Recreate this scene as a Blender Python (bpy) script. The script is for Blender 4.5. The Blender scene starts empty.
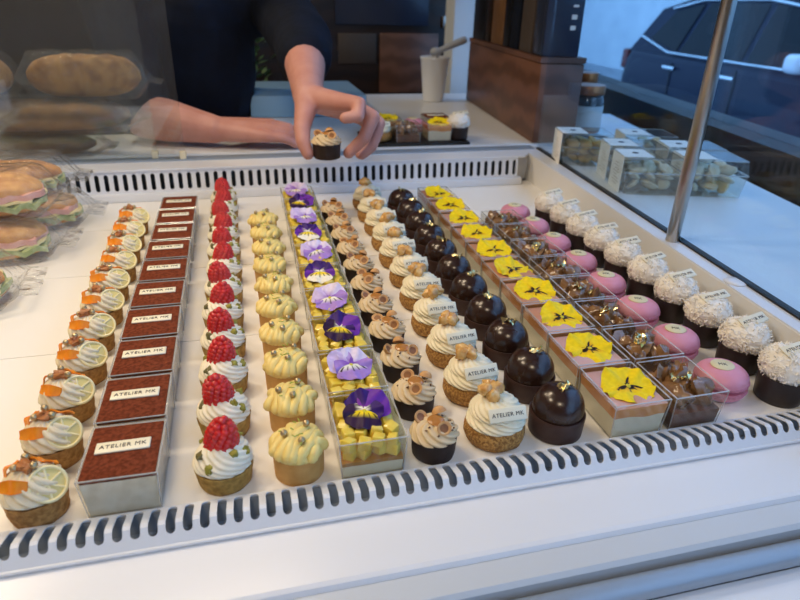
import bpy, bmesh, math, random
from mathutils import Vector, Matrix, noise, Euler

PI = math.pi
SC = bpy.context.scene
COL = SC.collection
RND = random.Random(7)

# ------------------------------------------------------------------ camera
F_PX = 612.0
CAM_H = 0.36
ROWS = ((0.97015979, -0.24119397, 0.02480834),
        (0.0865313, 0.43999212, 0.89382284),
        (-0.22650016, -0.86500428, 0.44773349))
CAM_ROT = Matrix(ROWS).transposed()
CAM_LOC = Vector((0, 0, CAM_H))


def ray(px, py):
    return CAM_ROT @ Vector((px - 400.0, 300.0 - py, -F_PX))


def at(px, py, y):
    r = ray(px, py)
    return CAM_LOC + r * (y / r.y)


cam = bpy.data.cameras.new('camera')
cam_o = bpy.data.objects.new('camera', cam)
COL.objects.link(cam_o)
cam_o.matrix_world = Matrix.Translation(CAM_LOC) @ CAM_ROT.to_4x4()
cam.sensor_width = 36.0
cam.sensor_fit = 'HORIZONTAL'
cam.lens = 36.0 * F_PX / 800.0
cam.clip_start = 0.01
cam.clip_end = 200
cam.dof.use_dof = True
cam.dof.focus_distance = 0.64
cam.dof.aperture_fstop = 7.5
SC.camera = cam_o


# ------------------------------------------------------------------ materials
def _base(name):
    m = bpy.data.materials.new(name)
    m.use_nodes = True
    nt = m.node_tree
    return m, nt, nt.nodes['Principled BSDF'], nt.nodes['Material Output']


def srgb(h):
    r, g, b = [int(h[i:i + 2], 16) / 255 for i in (0, 2, 4)]
    f = lambda c: c / 12.92 if c <= 0.04045 else ((c + 0.055) / 1.055) ** 2.4
    return (f(r), f(g), f(b), 1)


def mat(name, a, b=None, rough=0.5, scale=60, bump=0.0, bscale=None, metal=0.0, spec=0.5,
        sss=0.0, coat=0.0, contrast=(0.35, 0.65), detail=4, voronoi=False, wave=None, bdist=0.002):
    m, nt, p, out = _base(name)
    N, L = nt.nodes, nt.links
    p.inputs['Roughness'].default_value = rough
    p.inputs['Metallic'].default_value = metal
    p.inputs['Specular IOR Level'].default_value = spec
    p.inputs['Coat Weight'].default_value = coat
    p.inputs['Coat Roughness'].default_value = 0.08
    if sss:
        p.inputs['Subsurface Weight'].default_value = sss
        p.inputs['Subsurface Radius'].default_value = (0.006, 0.004, 0.003)
        p.inputs['Subsurface Scale'].default_value = 1.0
    tc = N.new('ShaderNodeTexCoord')
    src = tc.outputs['Object']
    p.inputs['Base Color'].default_value = srgb(a)
    if b:
        if wave:
            t = N.new('ShaderNodeTexWave')
            t.inputs['Scale'].default_value = scale
            t.inputs['Distortion'].default_value = wave
            t.inputs['Detail'].default_value = 3
            t.bands_direction = 'Z'
        else:
            t = N.new('ShaderNodeTexNoise')
            t.inputs['Scale'].default_value = scale
            t.inputs['Detail'].default_value = detail
        L.new(src, t.inputs['Vector'])
        cr = N.new('ShaderNodeValToRGB')
        cr.color_ramp.elements[0].position = contrast[0]
        cr.color_ramp.elements[1].position = contrast[1]
        cr.color_ramp.elements[0].color = srgb(a)
        cr.color_ramp.elements[1].color = srgb(b)
        L.new(t.outputs[1] if wave else t.outputs[0], cr.inputs[0])
        L.new(cr.outputs[0], p.inputs['Base Color'])
    if bump:
        if voronoi:
            t2 = N.new('ShaderNodeTexVoronoi')
        else:
            t2 = N.new('ShaderNodeTexNoise')
            t2.inputs['Detail'].default_value = 5
        t2.inputs['Scale'].default_value = bscale or scale
        L.new(src, t2.inputs['Vector'])
        bp = N.new('ShaderNodeBump')
        bp.inputs['Strength'].default_value = bump
        bp.inputs['Distance'].default_value = bdist
        L.new(t2.outputs[0], bp.inputs['Height'])
        L.new(bp.outputs[0], p.inputs['Normal'])
    return m


def clear(name, tint='ffffff', ior=1.45, rough=0.03, milk=0.0, bump=0.0, bscale=40, boost=1.0, milkcol='ffffff'):
    """thin clear sheet: see-through, mirrors by Fresnel, optional milkiness"""
    m, nt, p, out = _base(name)
    N, L = nt.nodes, nt.links
    N.remove(p)
    tr = N.new('ShaderNodeBsdfTransparent'); tr.inputs[0].default_value = srgb(tint)
    gl = N.new('ShaderNodeBsdfGlossy'); gl.inputs['Roughness'].default_value = rough
    ge = N.new('ShaderNodeNewGeometry')
    dt = N.new('ShaderNodeVectorMath'); dt.operation = 'DOT_PRODUCT'
    L.new(ge.outputs['Incoming'], dt.inputs[0])
    nrm = dt.inputs[1]
    L.new(ge.outputs['Normal'], nrm)

    def mth(op, a_, b_=None):
        q = N.new('ShaderNodeMath'); q.operation = op
        for k_, x_ in enumerate((a_, b_)):
            if x_ is None: continue
            if isinstance(x_, (int, float)): q.inputs[k_].default_value = x_
            else: L.new(x_, q.inputs[k_])
        return q.outputs[0]
    f0 = ((ior - 1) / (ior + 1)) ** 2
    ca = mth('ABSOLUTE', dt.outputs['Value'])
    fac = mth('ADD', mth('MULTIPLY', mth('POWER', mth('SUBTRACT', 1.0, ca), 5.0), 1 - f0), f0)
    mx = N.new('ShaderNodeMixShader')
    if boost != 1.0:
        mu = N.new('ShaderNodeMath'); mu.operation = 'MULTIPLY'; mu.use_clamp = True
        mu.inputs[1].default_value = boost
        L.new(fac, mu.inputs[0]); fac = mu.outputs[0]
    a = tr.outputs[0]
    if milk:
        df = N.new('ShaderNodeBsdfDiffuse'); df.inputs[0].default_value = srgb(milkcol)
        mm = N.new('ShaderNodeMixShader'); mm.inputs[0].default_value = milk
        L.new(a, mm.inputs[1]); L.new(df.outputs[0], mm.inputs[2]); a = mm.outputs[0]
    if bump:
        tc = N.new('ShaderNodeTexCoord')
        t = N.new('ShaderNodeTexNoise'); t.inputs['Scale'].default_value = bscale
        t.inputs['Detail'].default_value = 3
        L.new(tc.outputs['Object'], t.inputs['Vector'])
        bp = N.new('ShaderNodeBump'); bp.inputs['Strength'].default_value = bump
        bp.inputs['Distance'].default_value = 0.01
        L.new(t.outputs[0], bp.inputs['Height'])
        L.new(bp.outputs[0], gl.inputs['Normal']); L.new(bp.outputs[0], nrm)
    L.new(fac, mx.inputs[0]); L.new(a, mx.inputs[1]); L.new(gl.outputs[0], mx.inputs[2])
    L.new(mx.outputs[0], out.inputs[0])
    return m


def vcol(name, rough=0.5):
    m, nt, p, out = _base(name)
    at_ = nt.nodes.new('ShaderNodeAttribute'); at_.attribute_name = 'tone'
    nt.links.new(at_.outputs['Color'], p.inputs['Base Color'])
    p.inputs['Roughness'].default_value = rough
    p.inputs['Specular IOR Level'].default_value = 0.3
    return m


M = dict(
    tray=mat('white tray', 'f1efea', rough=0.35, bump=0.05, bscale=12, bdist=0.01),
    case=mat('white lacquer', 'e0e3e8', rough=0.28, spec=0.5),
    case2=mat('pale grey lacquer', 'c6cbd0', rough=0.3),
    sidewall=mat('side wall lacquer', 'e6e3dd', rough=0.4),
    frame_blue=mat('grey aluminium', '97a2ae', rough=0.35, metal=0.3),
    dark=mat('dark recess', '353b42', rough=0.8, spec=0.2),  # dark colour stands in for the shade inside rear slots and gap
    slot=mat('slate vent duct', '9aa2ab', rough=0.8, spec=0.2),
    seal=mat('black rubber seal', '0c0e10', rough=0.6),
    steel=mat('brushed steel', 'bcb6ae', rough=0.28, metal=1.0),
    clip=mat('ivory clip', 'dcd2b4', rough=0.5),
    shell=mat('crumbly tart pastry', '8d6330', 'b98a4e', rough=0.85, scale=260, bump=0.6, bscale=420, bdist=0.0012),
    shell_g=mat('pistachio tart pastry', '8a6a2e', 'b4904a', rough=0.85, scale=260, bump=0.6, bscale=420, bdist=0.0012),
    shell_y=mat('smooth tart pastry', 'bf8f4c', 'cc9d5a', rough=0.7, scale=90, bump=0.15, bscale=300, bdist=0.0008),
    shell_c=mat('cocoa tart pastry', '22130f', '2f1c15', rough=0.62, scale=120, bump=0.4, bscale=300, bdist=0.0008),
    shell_d=mat('dark chocolate cup', '3a241f', '46302a', rough=0.5, scale=80, bump=0.2, bscale=240, bdist=0.0006),
    cup_d=mat('black cocoa cup', '241b1b', '2e2424', rough=0.42, scale=70, bump=0.12, bscale=160, bdist=0.0006),
    cream=mat('vanilla cream', 'f1e8cc', rough=0.45, sss=0.15),
    cream_w=mat('white cream', 'f2ead4', rough=0.42, sss=0.15),
    cream_p=mat('praline cream', 'd9c29b', rough=0.48, sss=0.1),
    cream_o=mat('ivory cream', 'e6d8b8', rough=0.45, sss=0.12),
    lemon=mat('lemon cream', 'efd683', rough=0.4, sss=0.12),
    orange=mat('orange petal', 'f39412', 'e87f08', rough=0.5, scale=120),
    praline=mat('praline nugget', '9a5a2c', 'b97843', rough=0.35, scale=160, bump=0.5, bscale=260),
    pearl=mat('gold pearl', 'c2ac84', rough=0.28, metal=0.8),
    disc=mat('lemon disc', 'e0cf86', rough=0.4),
    disc2=mat('lemon disc raised', 'f5e8b4', rough=0.38),
    clearbox=clear('clear plastic cup', 'fbfbf8', ior=1.42, milk=0.02),
    clearedge=clear('clear plastic rim', 'f2f2ee', ior=1.5, milk=0.28, boost=1.6),
    cocoa=mat('cocoa powder', '5f2d1c', '7d4029', rough=0.95, scale=300, detail=2, bump=0.7, bscale=260, spec=0.1, bdist=0.0012),
    biscuit_layer=mat('tiramisu cream', 'efe9dc', 'e2d8c4', rough=0.6, scale=70),
    plaque=mat('ivory plaque', 'efe8cd', rough=0.4),
    ink=mat('brown lettering', '2a2320', rough=0.6),
    raspberry=mat('raspberry', 'b80f10', 'd8221e', rough=0.2, scale=120, coat=0.4, sss=0.05),
    rasp_in=mat('raspberry hollow', '7d0810', rough=0.5),
    pistachio=mat('pistachio', 'a39a3a', '7f7a24', rough=0.6, scale=150),
    pist_dark=mat('pistachio skin', '5d5a2b', '6b6234', rough=0.6, scale=150),
    zest=mat('lime zest', 'a3b23f', rough=0.6),
    petal=vcol('pansy petals', 0.55),
    custard=mat('cream layer', 'efe6cc', rough=0.45),
    caramel=mat('caramel layer', 'b9812f', rough=0.25),
    mango=mat('diced mango', 'e2c33a', 'efd96a', rough=0.3, scale=90, coat=0.25, sss=0.1),
    caramel_pool=mat('caramel drop', 'b57a3a', rough=0.2, coat=0.5),
    hazel=mat('roasted hazelnut', 'c08a52', 'd9aa70', rough=0.55, scale=110, contrast=(0.3, 0.7)),
    hazel_in=mat('hazelnut heart', '7d4d26', '94602f', rough=0.5, scale=140),
    crumb=mat('cocoa nib', '5b3a28', rough=0.6),
    craquelin=mat('craquelin crust', '8f6130', 'c79752', rough=0.85, scale=420, detail=2, contrast=(.38,.62), bump=1.0, bscale=420, bdist=0.002),
    caranut=mat('caramelised nut', 'c98f45', 'ecc47e', rough=0.25, scale=130, bump=0.5, bscale=170, coat=0.5),
    choc=mat('glossy dark chocolate', '2c1913', '35211a', rough=0.24, scale=60, bump=0.06, bscale=120, spec=0.6),
    gold=mat('gold leaf', 'ead9a0', rough=0.25, metal=1.0),
    milkpud=mat('white panna cotta', 'efe7d2', rough=0.4),
    peach=mat('peach jelly', 'e9a662', 'e29a5c', rough=0.2, scale=60),
    pinkjel=mat('rose jelly top', 'cf9a7c', 'c98f74', rough=0.1, scale=40, coat=0.5),
    brownjel=mat('chestnut cream', '6a4530', '7d543b', rough=0.4, scale=60),
    glace=mat('glazed chestnut', '7a5636', '95704a', rough=0.16, scale=90, coat=0.6, bump=0.3, bscale=120),
    pink=mat('pink macaron shell', 'dd8fa6', 'e29bb0', rough=0.45, scale=50, bump=0.06, bscale=300),
    pinkfoot=mat('pink macaron foot', 'cf7f97', 'dc93a8', rough=0.8, scale=300, bump=0.8, bscale=380),
    pinkfill=mat('raspberry filling', 'a84a68', rough=0.4),
    oval=mat('ivory oval', 'e3d9ae', rough=0.4),
    coconut=mat('grated coconut', 'fbf9f3', 'f2ede2', rough=0.75, scale=200),
    bread=mat('baked crust', 'a86c33', 'd9a866', rough=0.55, scale=48, bump=0.35, bscale=60, contrast=(0.3, 0.7), bdist=0.004),
    bread_d=mat('seeded crust', '96602a', 'c88f48', rough=0.6, scale=40, bump=0.6, bscale=90, contrast=(0.35, 0.6), bdist=0.004),
    shaded=mat('rye crust', '5a3d26', '84603a', rough=0.6, scale=30, bump=0.4, bscale=60, bdist=0.004),  # crust colour darkened to imitate the weaker light behind the glass
    crumbw=mat('bread crumb', 'e8d5ae', 'dcc392', rough=0.8, scale=60, bump=0.3, bscale=90),
    ham=mat('pink ham', 'd99c90', 'e6b9ab', rough=0.4, scale=40),
    cheese=mat('sliced cheese', 'efe0a2', rough=0.45),
    lettuce=mat('lettuce', '6f8c3c', 'd3d8a4', rough=0.5, scale=45, bump=0.4, bscale=70),
    film=clear('cellophane', 'fefefd', ior=1.32, rough=0.12, milk=0.06, bump=0.8, bscale=55, boost=1.0),
    pane=clear('case glass', 'fafcfc', ior=1.5, rough=0.0, boost=1.7, milk=.010),
    pane_side=clear('side glass', 'f2f8fc', ior=1.45, rough=0.0),
    pane_win=clear('window glass', 'e8f2fa', ior=1.45, rough=0.0),
    skin=mat('skin', 'c58a7c', 'cf978a', rough=0.5, scale=26, bump=0.08, bscale=200, sss=0.1),
    nail=mat('nail', 'dfb0a0', rough=0.3),
    navy=mat('navy cotton', '0a1120', '0d1628', rough=0.85, scale=20, bump=0.25, bscale=24, spec=0.2, bdist=0.01),
    trouser=mat('black cotton', '101014', rough=0.9),
    hair=mat('brown hair', '2b1c14', '3a271b', rough=0.6, scale=40),
    paper=mat('white paper', 'f4f3ee', rough=0.7),
    wood_v=mat('plain brown board', '6b4a2c', '7d5936', rough=0.5, scale=30),
    printed=mat('pale print', 'b9b6ae', rough=0.7),
    emblem=mat('navy print', '2b3c55', rough=0.7),
    almond=mat('almond biscuit', 'd3c19c', 'e3d6b8', rough=0.6, scale=70, bump=0.4, bscale=120),
    cornflake=mat('golden biscuit', 'b98f45', 'd9b469', rough=0.55, scale=80, bump=0.5, bscale=120),
    slate=mat('black slate', '15171b', '1d2025', rough=0.6, scale=40),
    cupw=mat('white paper cup', 'dfe2e6', rough=0.6),
    spoonm=mat('pale plastic', 'aab0b8', rough=0.4),
    wood=mat('oiled wood', '5e4032', '755141', rough=0.4, scale=5, wave=9.0, contrast=(0.1, 0.9)),
    wood_l=mat('light wood', '8a5c34', 'a3713f', rough=0.5, scale=12, wave=4.0),
    walnut=mat('dark walnut', '1d120c', '2a1a11', rough=0.4, scale=5, wave=5.0),
    blackm=mat('black casing', '0d0e11', rough=0.4),
    bluepanel=mat('slate blue panel', '2b3346', rough=0.25),
    taupe=mat('taupe panel', '4a4038', rough=0.5),
    copper=mat('copper lid', 'a8673d', rough=0.3, metal=0.9),
    jarg=mat('dark filled jar', '22252a', rough=0.12, coat=0.6),
    jarlabel=mat('pale jar label', 'b9c3c4', rough=0.6),
    bluebox=mat('pale blue box', '86a9c0', rough=0.5),
    leaf=mat('leaf', '3f5d33', '5c7a48', rough=0.5, scale=30),
    pot=mat('grey pot', '6d7276', rough=0.7),
    wall=mat('warm grey plaster', '8d877f', '96908a', rough=0.9, scale=6),
    wall_dk=mat('dark plaster', '1e1a18', '25201d', rough=0.85, scale=6),
    floor=mat('grey floor tile', '7d7872', '87827c', rough=0.5, scale=4),
    ceil=mat('ceiling', 'd6d2ca', rough=0.9),
    counterw=mat('white worktop', 'e4e8ec', rough=0.35),
    plinth=mat('dark window bench', '2a2522', '332d29', rough=0.6, scale=12),
    carpaint=mat('dark blue car paint', '0b1730', rough=0.4, coat=0.0, spec=0.22),
    carglass=mat('tinted car glass', '080d14', rough=0.15, coat=0.0, spec=0.2),
    chrome=mat('chrome', 'd6dade', rough=0.15, metal=1.0),
    tyre=mat('tyre', '101112', rough=0.8),
    whitepaint=mat('white car paint', 'e3e7ec', rough=0.3, coat=0.5),
    blackplastic=mat('black plastic', '16181b', rough=0.55),
    redlamp=mat('red lamp lens', '6d1a1c', rough=0.2),
    asphalt=mat('asphalt', '8b9198', '989fa6', rough=0.9, scale=3, detail=8),
    kerb=mat('kerb stone', 'b7bdc3', rough=0.9),
    facade=mat('pale rendered facade', 'cfd8de', 'dbe3e8', rough=0.8, scale=2),
    lamp_housing=mat('lamp housing', 'd8d8d8', rough=0.4),
)


def emis(name, col, st):
    m, nt, p, out = _base(name)
    p.inputs['Emission Color'].default_value = col
    p.inputs['Emission Strength'].default_value = st
    return m


# ------------------------------------------------------------------ mesh builder
class MB:
    def __init__(s):
        s.v = []; s.f = []; s.m = []; s.c = None; s.T = Matrix.Identity(4); s.mi = 0

    def push(s, verts, faces):
        o = len(s.v)
        s.v += [tuple(s.T @ Vector(p)) for p in verts]
        s.f += [tuple(i + o for i in f) for f in faces]
        s.m += [s.mi] * len(faces)
        return o

    def box(s, c, d, rot=None):
        x, y, z = d[0] / 2, d[1] / 2, d[2] / 2
        R = Euler(rot or (0, 0, 0)).to_matrix()
        vs = [Vector(c) + R @ Vector((sx * x, sy * y, sz * z)) for sz in (-1, 1) for sx, sy in ((-1, -1), (1, -1), (1, 1), (-1, 1))]
        s.push(vs, [(3, 2, 1, 0), (4, 5, 6, 7), (0, 1, 5, 4), (1, 2, 6, 5), (2, 3, 7, 6), (3, 0, 4, 7)])
        return s

    def rbox(s, c, d, b, rot=None, seg=2):
        bm = bmesh.new()
        bmesh.ops.create_cube(bm, size=1)
        for v in bm.verts: v.co = Vector((v.co.x * d[0], v.co.y * d[1], v.co.z * d[2]))
        bmesh.ops.bevel(bm, geom=list(bm.edges), offset=b, segments=seg, profile=0.5, affect='EDGES')
        R = Euler(rot or (0, 0, 0)).to_matrix()
        bm.verts.index_update()
        s.push([Vector(c) + R @ v.co for v in bm.verts], [[v.index for v in f.verts] for f in bm.faces])
        bm.free()
        return s

    def prism(s, poly, z0, z1):
        n = len(poly)
        vs = [(x, y, z0) for x, y in poly] + [(x, y, z1) for x, y in poly]
        fs = [tuple(reversed(range(n))), tuple(range(n, 2 * n))] + [(i, (i + 1) % n, n + (i + 1) % n, n + i) for i in range(n)]
        s.push(vs, fs)
        return s

    def extrude_x(s, prof, x0, x1):
        """profile of (y,z) counter-clockwise seen from +x"""
        n = len(prof)
        vs = [(x0, y, z) for y, z in prof] + [(x1, y, z) for y, z in prof]
        fs = [tuple(reversed(range(n))), tuple(range(n, 2 * n))] + [(i, (i + 1) % n, n + (i + 1) % n, n + i) for i in range(n)]
        s.push(vs, fs)
        return s

    def lathe(s, prof, n=40, c=(0, 0, 0), rf=None):
        """prof: (r,z) from the bottom up; caps closed with fans; rf(theta,t,r,z)->(r,z)"""
        vs = []; fs = []
        K = len(prof)
        for k, (r, z) in enumerate(prof):
            for i in range(n):
                th = 2 * PI * i / n
                rr, zz = (r, z) if rf is None else rf(th, k / (K - 1), r, z)
                vs.append((c[0] + rr * math.cos(th), c[1] + rr * math.sin(th), c[2] + zz))
        for k in range(K - 1):
            for i in range(n):
                j = (i + 1) % n
                fs.append((k * n + i, k * n + j, (k + 1) * n + j, (k + 1) * n + i))
        if prof[0][0] > 1e-6: fs.append(tuple(reversed(range(n))))
        if prof[-1][0] > 1e-6: fs.append(tuple(range((K - 1) * n, K * n)))
        s.push(vs, fs)
        return s

    def ell(s, c, r, seg=20, rings=12, lump=0, lscale=200, rot=None, seed=0):
        R = Euler(rot or (0, 0, 0)).to_matrix()
        vs = []; fs = []
        for k in range(rings + 1):
            ph = PI * k / rings
            for i in range(seg):
                th = 2 * PI * i / seg
                d = Vector((math.sin(ph) * math.cos(th), math.sin(ph) * math.sin(th), -math.cos(ph)))
                p = Vector((d.x * r[0], d.y * r[1], d.z * r[2]))
                if lump:
                    p *= 1 + lump * noise.noise(d * lscale + Vector((seed * 7.3, seed * 3.1, seed)))
                vs.append(Vector(c) + R @ p)
        for k in range(rings):
            for i in range(seg):
                j = (i + 1) % seg
                fs.append((k * seg + i, k * seg + j, (k + 1) * seg + j, (k + 1) * seg + i))
        s.push(vs, fs)
        return s

    def tube(s, pts, rad, n=10, caps=True):
        pts = [Vector(p) for p in pts]
        if not hasattr(rad, '__len__'): rad = [rad] * len(pts)
        vs = []; fs = []
        up = Vector((0, 0, 1))
        prev = None
        ex = []
        if caps:
            d0 = (pts[0] - pts[1]).normalized(); d1 = (pts[-1] - pts[-2]).normalized()
            pts2 = [pts[0] + d0 * rad[0] * 0.9, pts[0] + d0 * rad[0] * 0.6] + pts + [pts[-1] + d1 * rad[-1] * 0.6, pts[-1] + d1 * rad[-1] * 0.9]
            rad2 = [rad[0] * 0.3, rad[0] * 0.78] + list(rad) + [rad[-1] * 0.78, rad[-1] * 0.3]
        else:
            pts2, rad2 = pts, list(rad)
        for k, p in enumerate(pts2):
            a = pts2[max(k - 1, 0)]; b = pts2[min(k + 1, len(pts2) - 1)]
            t = (b - a).normalized()
            if prev is None:
                u = t.cross(up) if abs(t.dot(up)) < 0.95 else t.cross(Vector((1, 0, 0)))
            else:
                u = prev - t * prev.dot(t)
            u.normalize(); prev = u
            w = t.cross(u)
            for i in range(n):
                th = 2 * PI * i / n
                vs.append(p + (u * math.cos(th) + w * math.sin(th)) * rad2[k])
        K = len(pts2)
        for k in range(K - 1):
            for i in range(n):
                j = (i + 1) % n
                fs.append((k * n + i, k * n + j, (k + 1) * n + j, (k + 1) * n + i))
        fs.append(tuple(reversed(range(n)))); fs.append(tuple(range((K - 1) * n, K * n)))
        s.push(vs, fs)
        return s

    def mesh(s, name, mats, smooth=True, sharp=None):
        me = bpy.data.meshes.new(name)
        me.from_pydata([tuple(v) for v in s.v], [], s.f)
        if not isinstance(mats, (list, tuple)): mats = [mats]
        for m in mats: me.materials.append(M[m] if isinstance(m, str) else m)
        me.polygons.foreach_set('material_index', s.m)
        me.polygons.foreach_set('use_smooth', [smooth] * len(s.f))
        if s.c:
            a = me.color_attributes.new('tone', 'FLOAT_COLOR', 'POINT')
            for i, c in enumerate(s.c): a.data[i].color = c
        me.update()
        if smooth:
            bm = bmesh.new(); bm.from_mesh(me)
            bmesh.ops.recalc_face_normals(bm, faces=bm.faces)
            lim = sharp if sharp else 0.75
            for e in bm.edges:
                if len(e.link_faces) == 2 and e.calc_face_angle(0) > lim: e.smooth = False
            bm.to_mesh(me); bm.free()
        else:
            bm = bmesh.new(); bm.from_mesh(me)
            bmesh.ops.recalc_face_normals(bm, faces=bm.faces)
            bm.to_mesh(me); bm.free()
        return me


def ob(name, me, parent=None, loc=(0, 0, 0), rot=(0, 0, 0)):
    o = bpy.data.objects.new(name, me)
    COL.objects.link(o)
    o.location = loc; o.rotation_euler = rot
    if parent: o.parent = parent
    return o


def tag(o, label=None, cat=None, group=None, kind=None):
    if label: o['label'] = label
    if cat: o['category'] = cat
    if group: o['group'] = group
    if kind: o['kind'] = kind
    return o


def thing(name, label, cat, loc=(0, 0, 0), rz=0, group=None):
    o = bpy.data.objects.new(name, None)
    COL.objects.link(o)
    o.empty_display_size = 0.02
    o.location = loc; o.rotation_euler = (0, 0, rz)
    return tag(o, label, cat, group)


def copy_tree(o, parent=None):
    c = o.copy(); COL.objects.link(c); c.parent = parent
    for ch in list(o.children): copy_tree(ch, c)
    return c


# ------------------------------------------------------------------ text
def text_mesh(body, width, mname, depth=0.0003, space=1.12):
    cu = bpy.data.curves.new('lettering', 'FONT')
    cu.body = body; cu.size = 1; cu.align_x = 'CENTER'; cu.align_y = 'CENTER'
    cu.extrude = 0.02; cu.space_character = space; cu.resolution_u = 3
    o = bpy.data.objects.new('lettering', cu); COL.objects.link(o)
    dg = bpy.context.evaluated_depsgraph_get()
    me = bpy.data.meshes.new_from_object(o.evaluated_get(dg))
    bpy.data.objects.remove(o)
    w = max(v.co.x for v in me.vertices) - min(v.co.x for v in me.vertices)
    cx = (max(v.co.x for v in me.vertices) + min(v.co.x for v in me.vertices)) / 2
    cy = (max(v.co.y for v in me.vertices) + min(v.co.y for v in me.vertices)) / 2
    k = width / w
    for v in me.vertices:
        v.co = Vector(((v.co.x - cx) * k, (v.co.y - cy) * k, v.co.z / 0.02 * depth))
    me.materials.clear(); me.materials.append(M[mname])
    return me


T_ATELIER = text_mesh('ATELIER MK', 0.0305, 'ink')
T_MK = text_mesh('MK', 0.0085, 'ink')

ZT = -0.008        # height of the tray under the pastries

# ------------------------------------------------------------------ shared shapes

def shell_mesh(r0, r1, h, m, lip=0.0022, n=40, uneven=0.0):
    b = MB()
    prof = [(r0 * 0.2, 0), (r0 * 0.95, 0), (r0, 0.0012)] + [(r0 + (r1 - r0) * t, h * t) for t in (0.25, 0.5, 0.75, 0.95)] + \
           [(r1 - lip * 0.25, h), (r1 - lip, h - 0.0006), (r1 - lip * 1.3, h - 0.003), (0.002, h - 0.0032)]
    rf = None
    if uneven:
        rf = lambda th, t, r, z: (r * (1 + uneven * noise.noise(Vector((math.cos(th) * 2.5, math.sin(th) * 2.5, z * 200)))), z)
    b.lathe(prof, n, rf=rf)
    return b.mesh('tart_shell', m)


def rosette_mesh(R, z0, z1, m, n=11, amp=0.13, twist=2.2, layers=1.6, lay=0.1, seed=0, N=88, K=30, fat=0.55):
    """piped star-tip swirl: fluted dome whose ridges run round it"""
    b = MB(); H = z1 - z0
    prof = [(R * 0.55, z0)]
    for k in range(K + 1):
        t = k / K
        r = R * (1 - t ** 2.3) ** fat if t < 1 else 0
        r = R * (0.86 + 0.14 * min(1, t * 6)) if t < 0.16 else max(r, 0.0)
        prof.append((max(r, 0.0004), z0 + H * t))
    rs = random.Random(seed); ph0 = rs.random() * 6

    def rf(th, t, r, z):
        s_ = abs(math.cos(n / 2 * (th + twist * t) + ph0))
        ridge = 1 + amp * (s_ ** 0.8 - 0.62)
        lp = layers * t - th / (2 * PI)
        st = abs(math.sin(PI * lp)) ** 0.6
        ridge += lay * (st - 0.7) * (1 if 0.05 < t < 0.97 else 0.3)
        wob = 1 + 0.03 * noise.noise(Vector((math.cos(th) * 1.6 + seed, math.sin(th) * 1.6, t * 2)))
        return r * ridge * wob, z + 0.0012 * (s_ - 0.5) * (t > 0.02)
    b.lathe(prof, N, rf=rf)
    return b.mesh('piped_cream', m, sharp=1.6)


def lemon_cream_mesh(R, z0, z1, seed):
    b = MB(); rs = random.Random(seed)
    b.lathe([(R * 0.4, z0 - 0.001), (R * 1.0, z0), (R * 1.0, z0 + 0.004), (R * 0.8, z0 + 0.009), (0.001, z0 + 0.012)], 32)
    k = 7
    for i in range(k):
        u = (i - (k - 1) / 2) / ((k - 1) / 2)
        half = math.sqrt(max(0.06, 1 - (u * 0.88) ** 2)) * R * 0.92
        pts = []; rad = []
        for j in range(11):
            v = -1 + 2 * j / 10
            x = u * R * 0.80 + 0.0018 * math.sin(v * 3.4 + seed * 2 + i * 1.7) + rs.uniform(-.0003, .0003)
            y = v * half
            e = 1 - 0.50 * (abs(v) ** 2.6) - 0.30 * u * u
            pts.append((x, y, z0 + 0.001 + (z1 - z0 - 0.0065) * e + 0.0007 * math.sin(v * 6 + i * 2.1 + seed)))
            rad.append((0.0046 + rs.uniform(-.0003, .0005)) * (1 + 0.22 * v * v - 0.12 * v ** 6))
        a = -0.42 + seed * 0.15
        ca, sa = math.cos(a), math.sin(a)
        b.tube([(p[0] * ca - p[1] * sa, p[0] * sa + p[1] * ca, p[2]) for p in pts], rad, 12)
    return b.mesh('lemon_cream', 'lemon', sharp=1.6)


PLAQ_L = 0.0385


def plaque_mesh(L=PLAQ_L * 1.07, W=0.0132, T=0.0018, m='plaque'):
    b = MB(); b.rbox((0, 0, T / 2), (L, W, T), 0.0008, seg=2)
    return b.mesh('plaque', m, sharp=1.2)


PLQ = plaque_mesh()
PLQ_S = plaque_mesh(0.036, 0.0125)
PEARL = MB().ell((0, 0, 0), (0.0031,) * 3, 14, 8).mesh('gold_pearl', 'pearl')


def plaque(parent, loc, rot, me=PLQ, T=0.0018, k=1.0):
    p = ob('plaque', me, parent, loc, rot)
    t = ob('lettering', T_ATELIER, p, (0, 0, T))
    t.scale = (k, k, 1)
    return p


def open_cup_mesh(w, d, h, taper=0.93, th=0.0009, rim=0.0012):
    """clear square dessert cup: walls with thickness, a floor, a rim"""
    b = MB()
    def ring(fx, fy, z): return [(-fx, -fy, z), (fx, -fy, z), (fx, fy, z), (-fx, fy, z)]
    W, D = w / 2, d / 2
    a = ring(W * taper, D * taper, 0) + ring(W, D, h)
    i = ring(W * taper - th, D * taper - th, th) + ring(W - th, D - th, h)
    b.push(a + i, [(3, 2, 1, 0), (0, 1, 5, 4), (1, 2, 6, 5), (2, 3, 7, 6), (3, 0, 4, 7),
                   (8, 9, 10, 11), (9, 8, 12, 13), (10, 9, 13, 14), (11, 10, 14, 15), (8, 11, 15, 12)])
    b.mi = 1
    b.push(ring(W, D, h) + ring(W - rim, D - rim, h), [(0, 1, 5, 4), (1, 2, 6, 5), (2, 3, 7, 6), (3, 0, 4, 7)])
    for k in range(4):      # moulded edges
        e0, e1 = Vector(a[k]), Vector(a[4 + k])
        b.tube([e0, e1], 0.00055, 6, caps=False)
        b.tube([a[4 + k], a[4 + (k + 1) % 4]], 0.00055, 6, caps=False)
    return b.mesh('clear_cup', ['clearbox', 'clearedge'], smooth=False)


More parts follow.
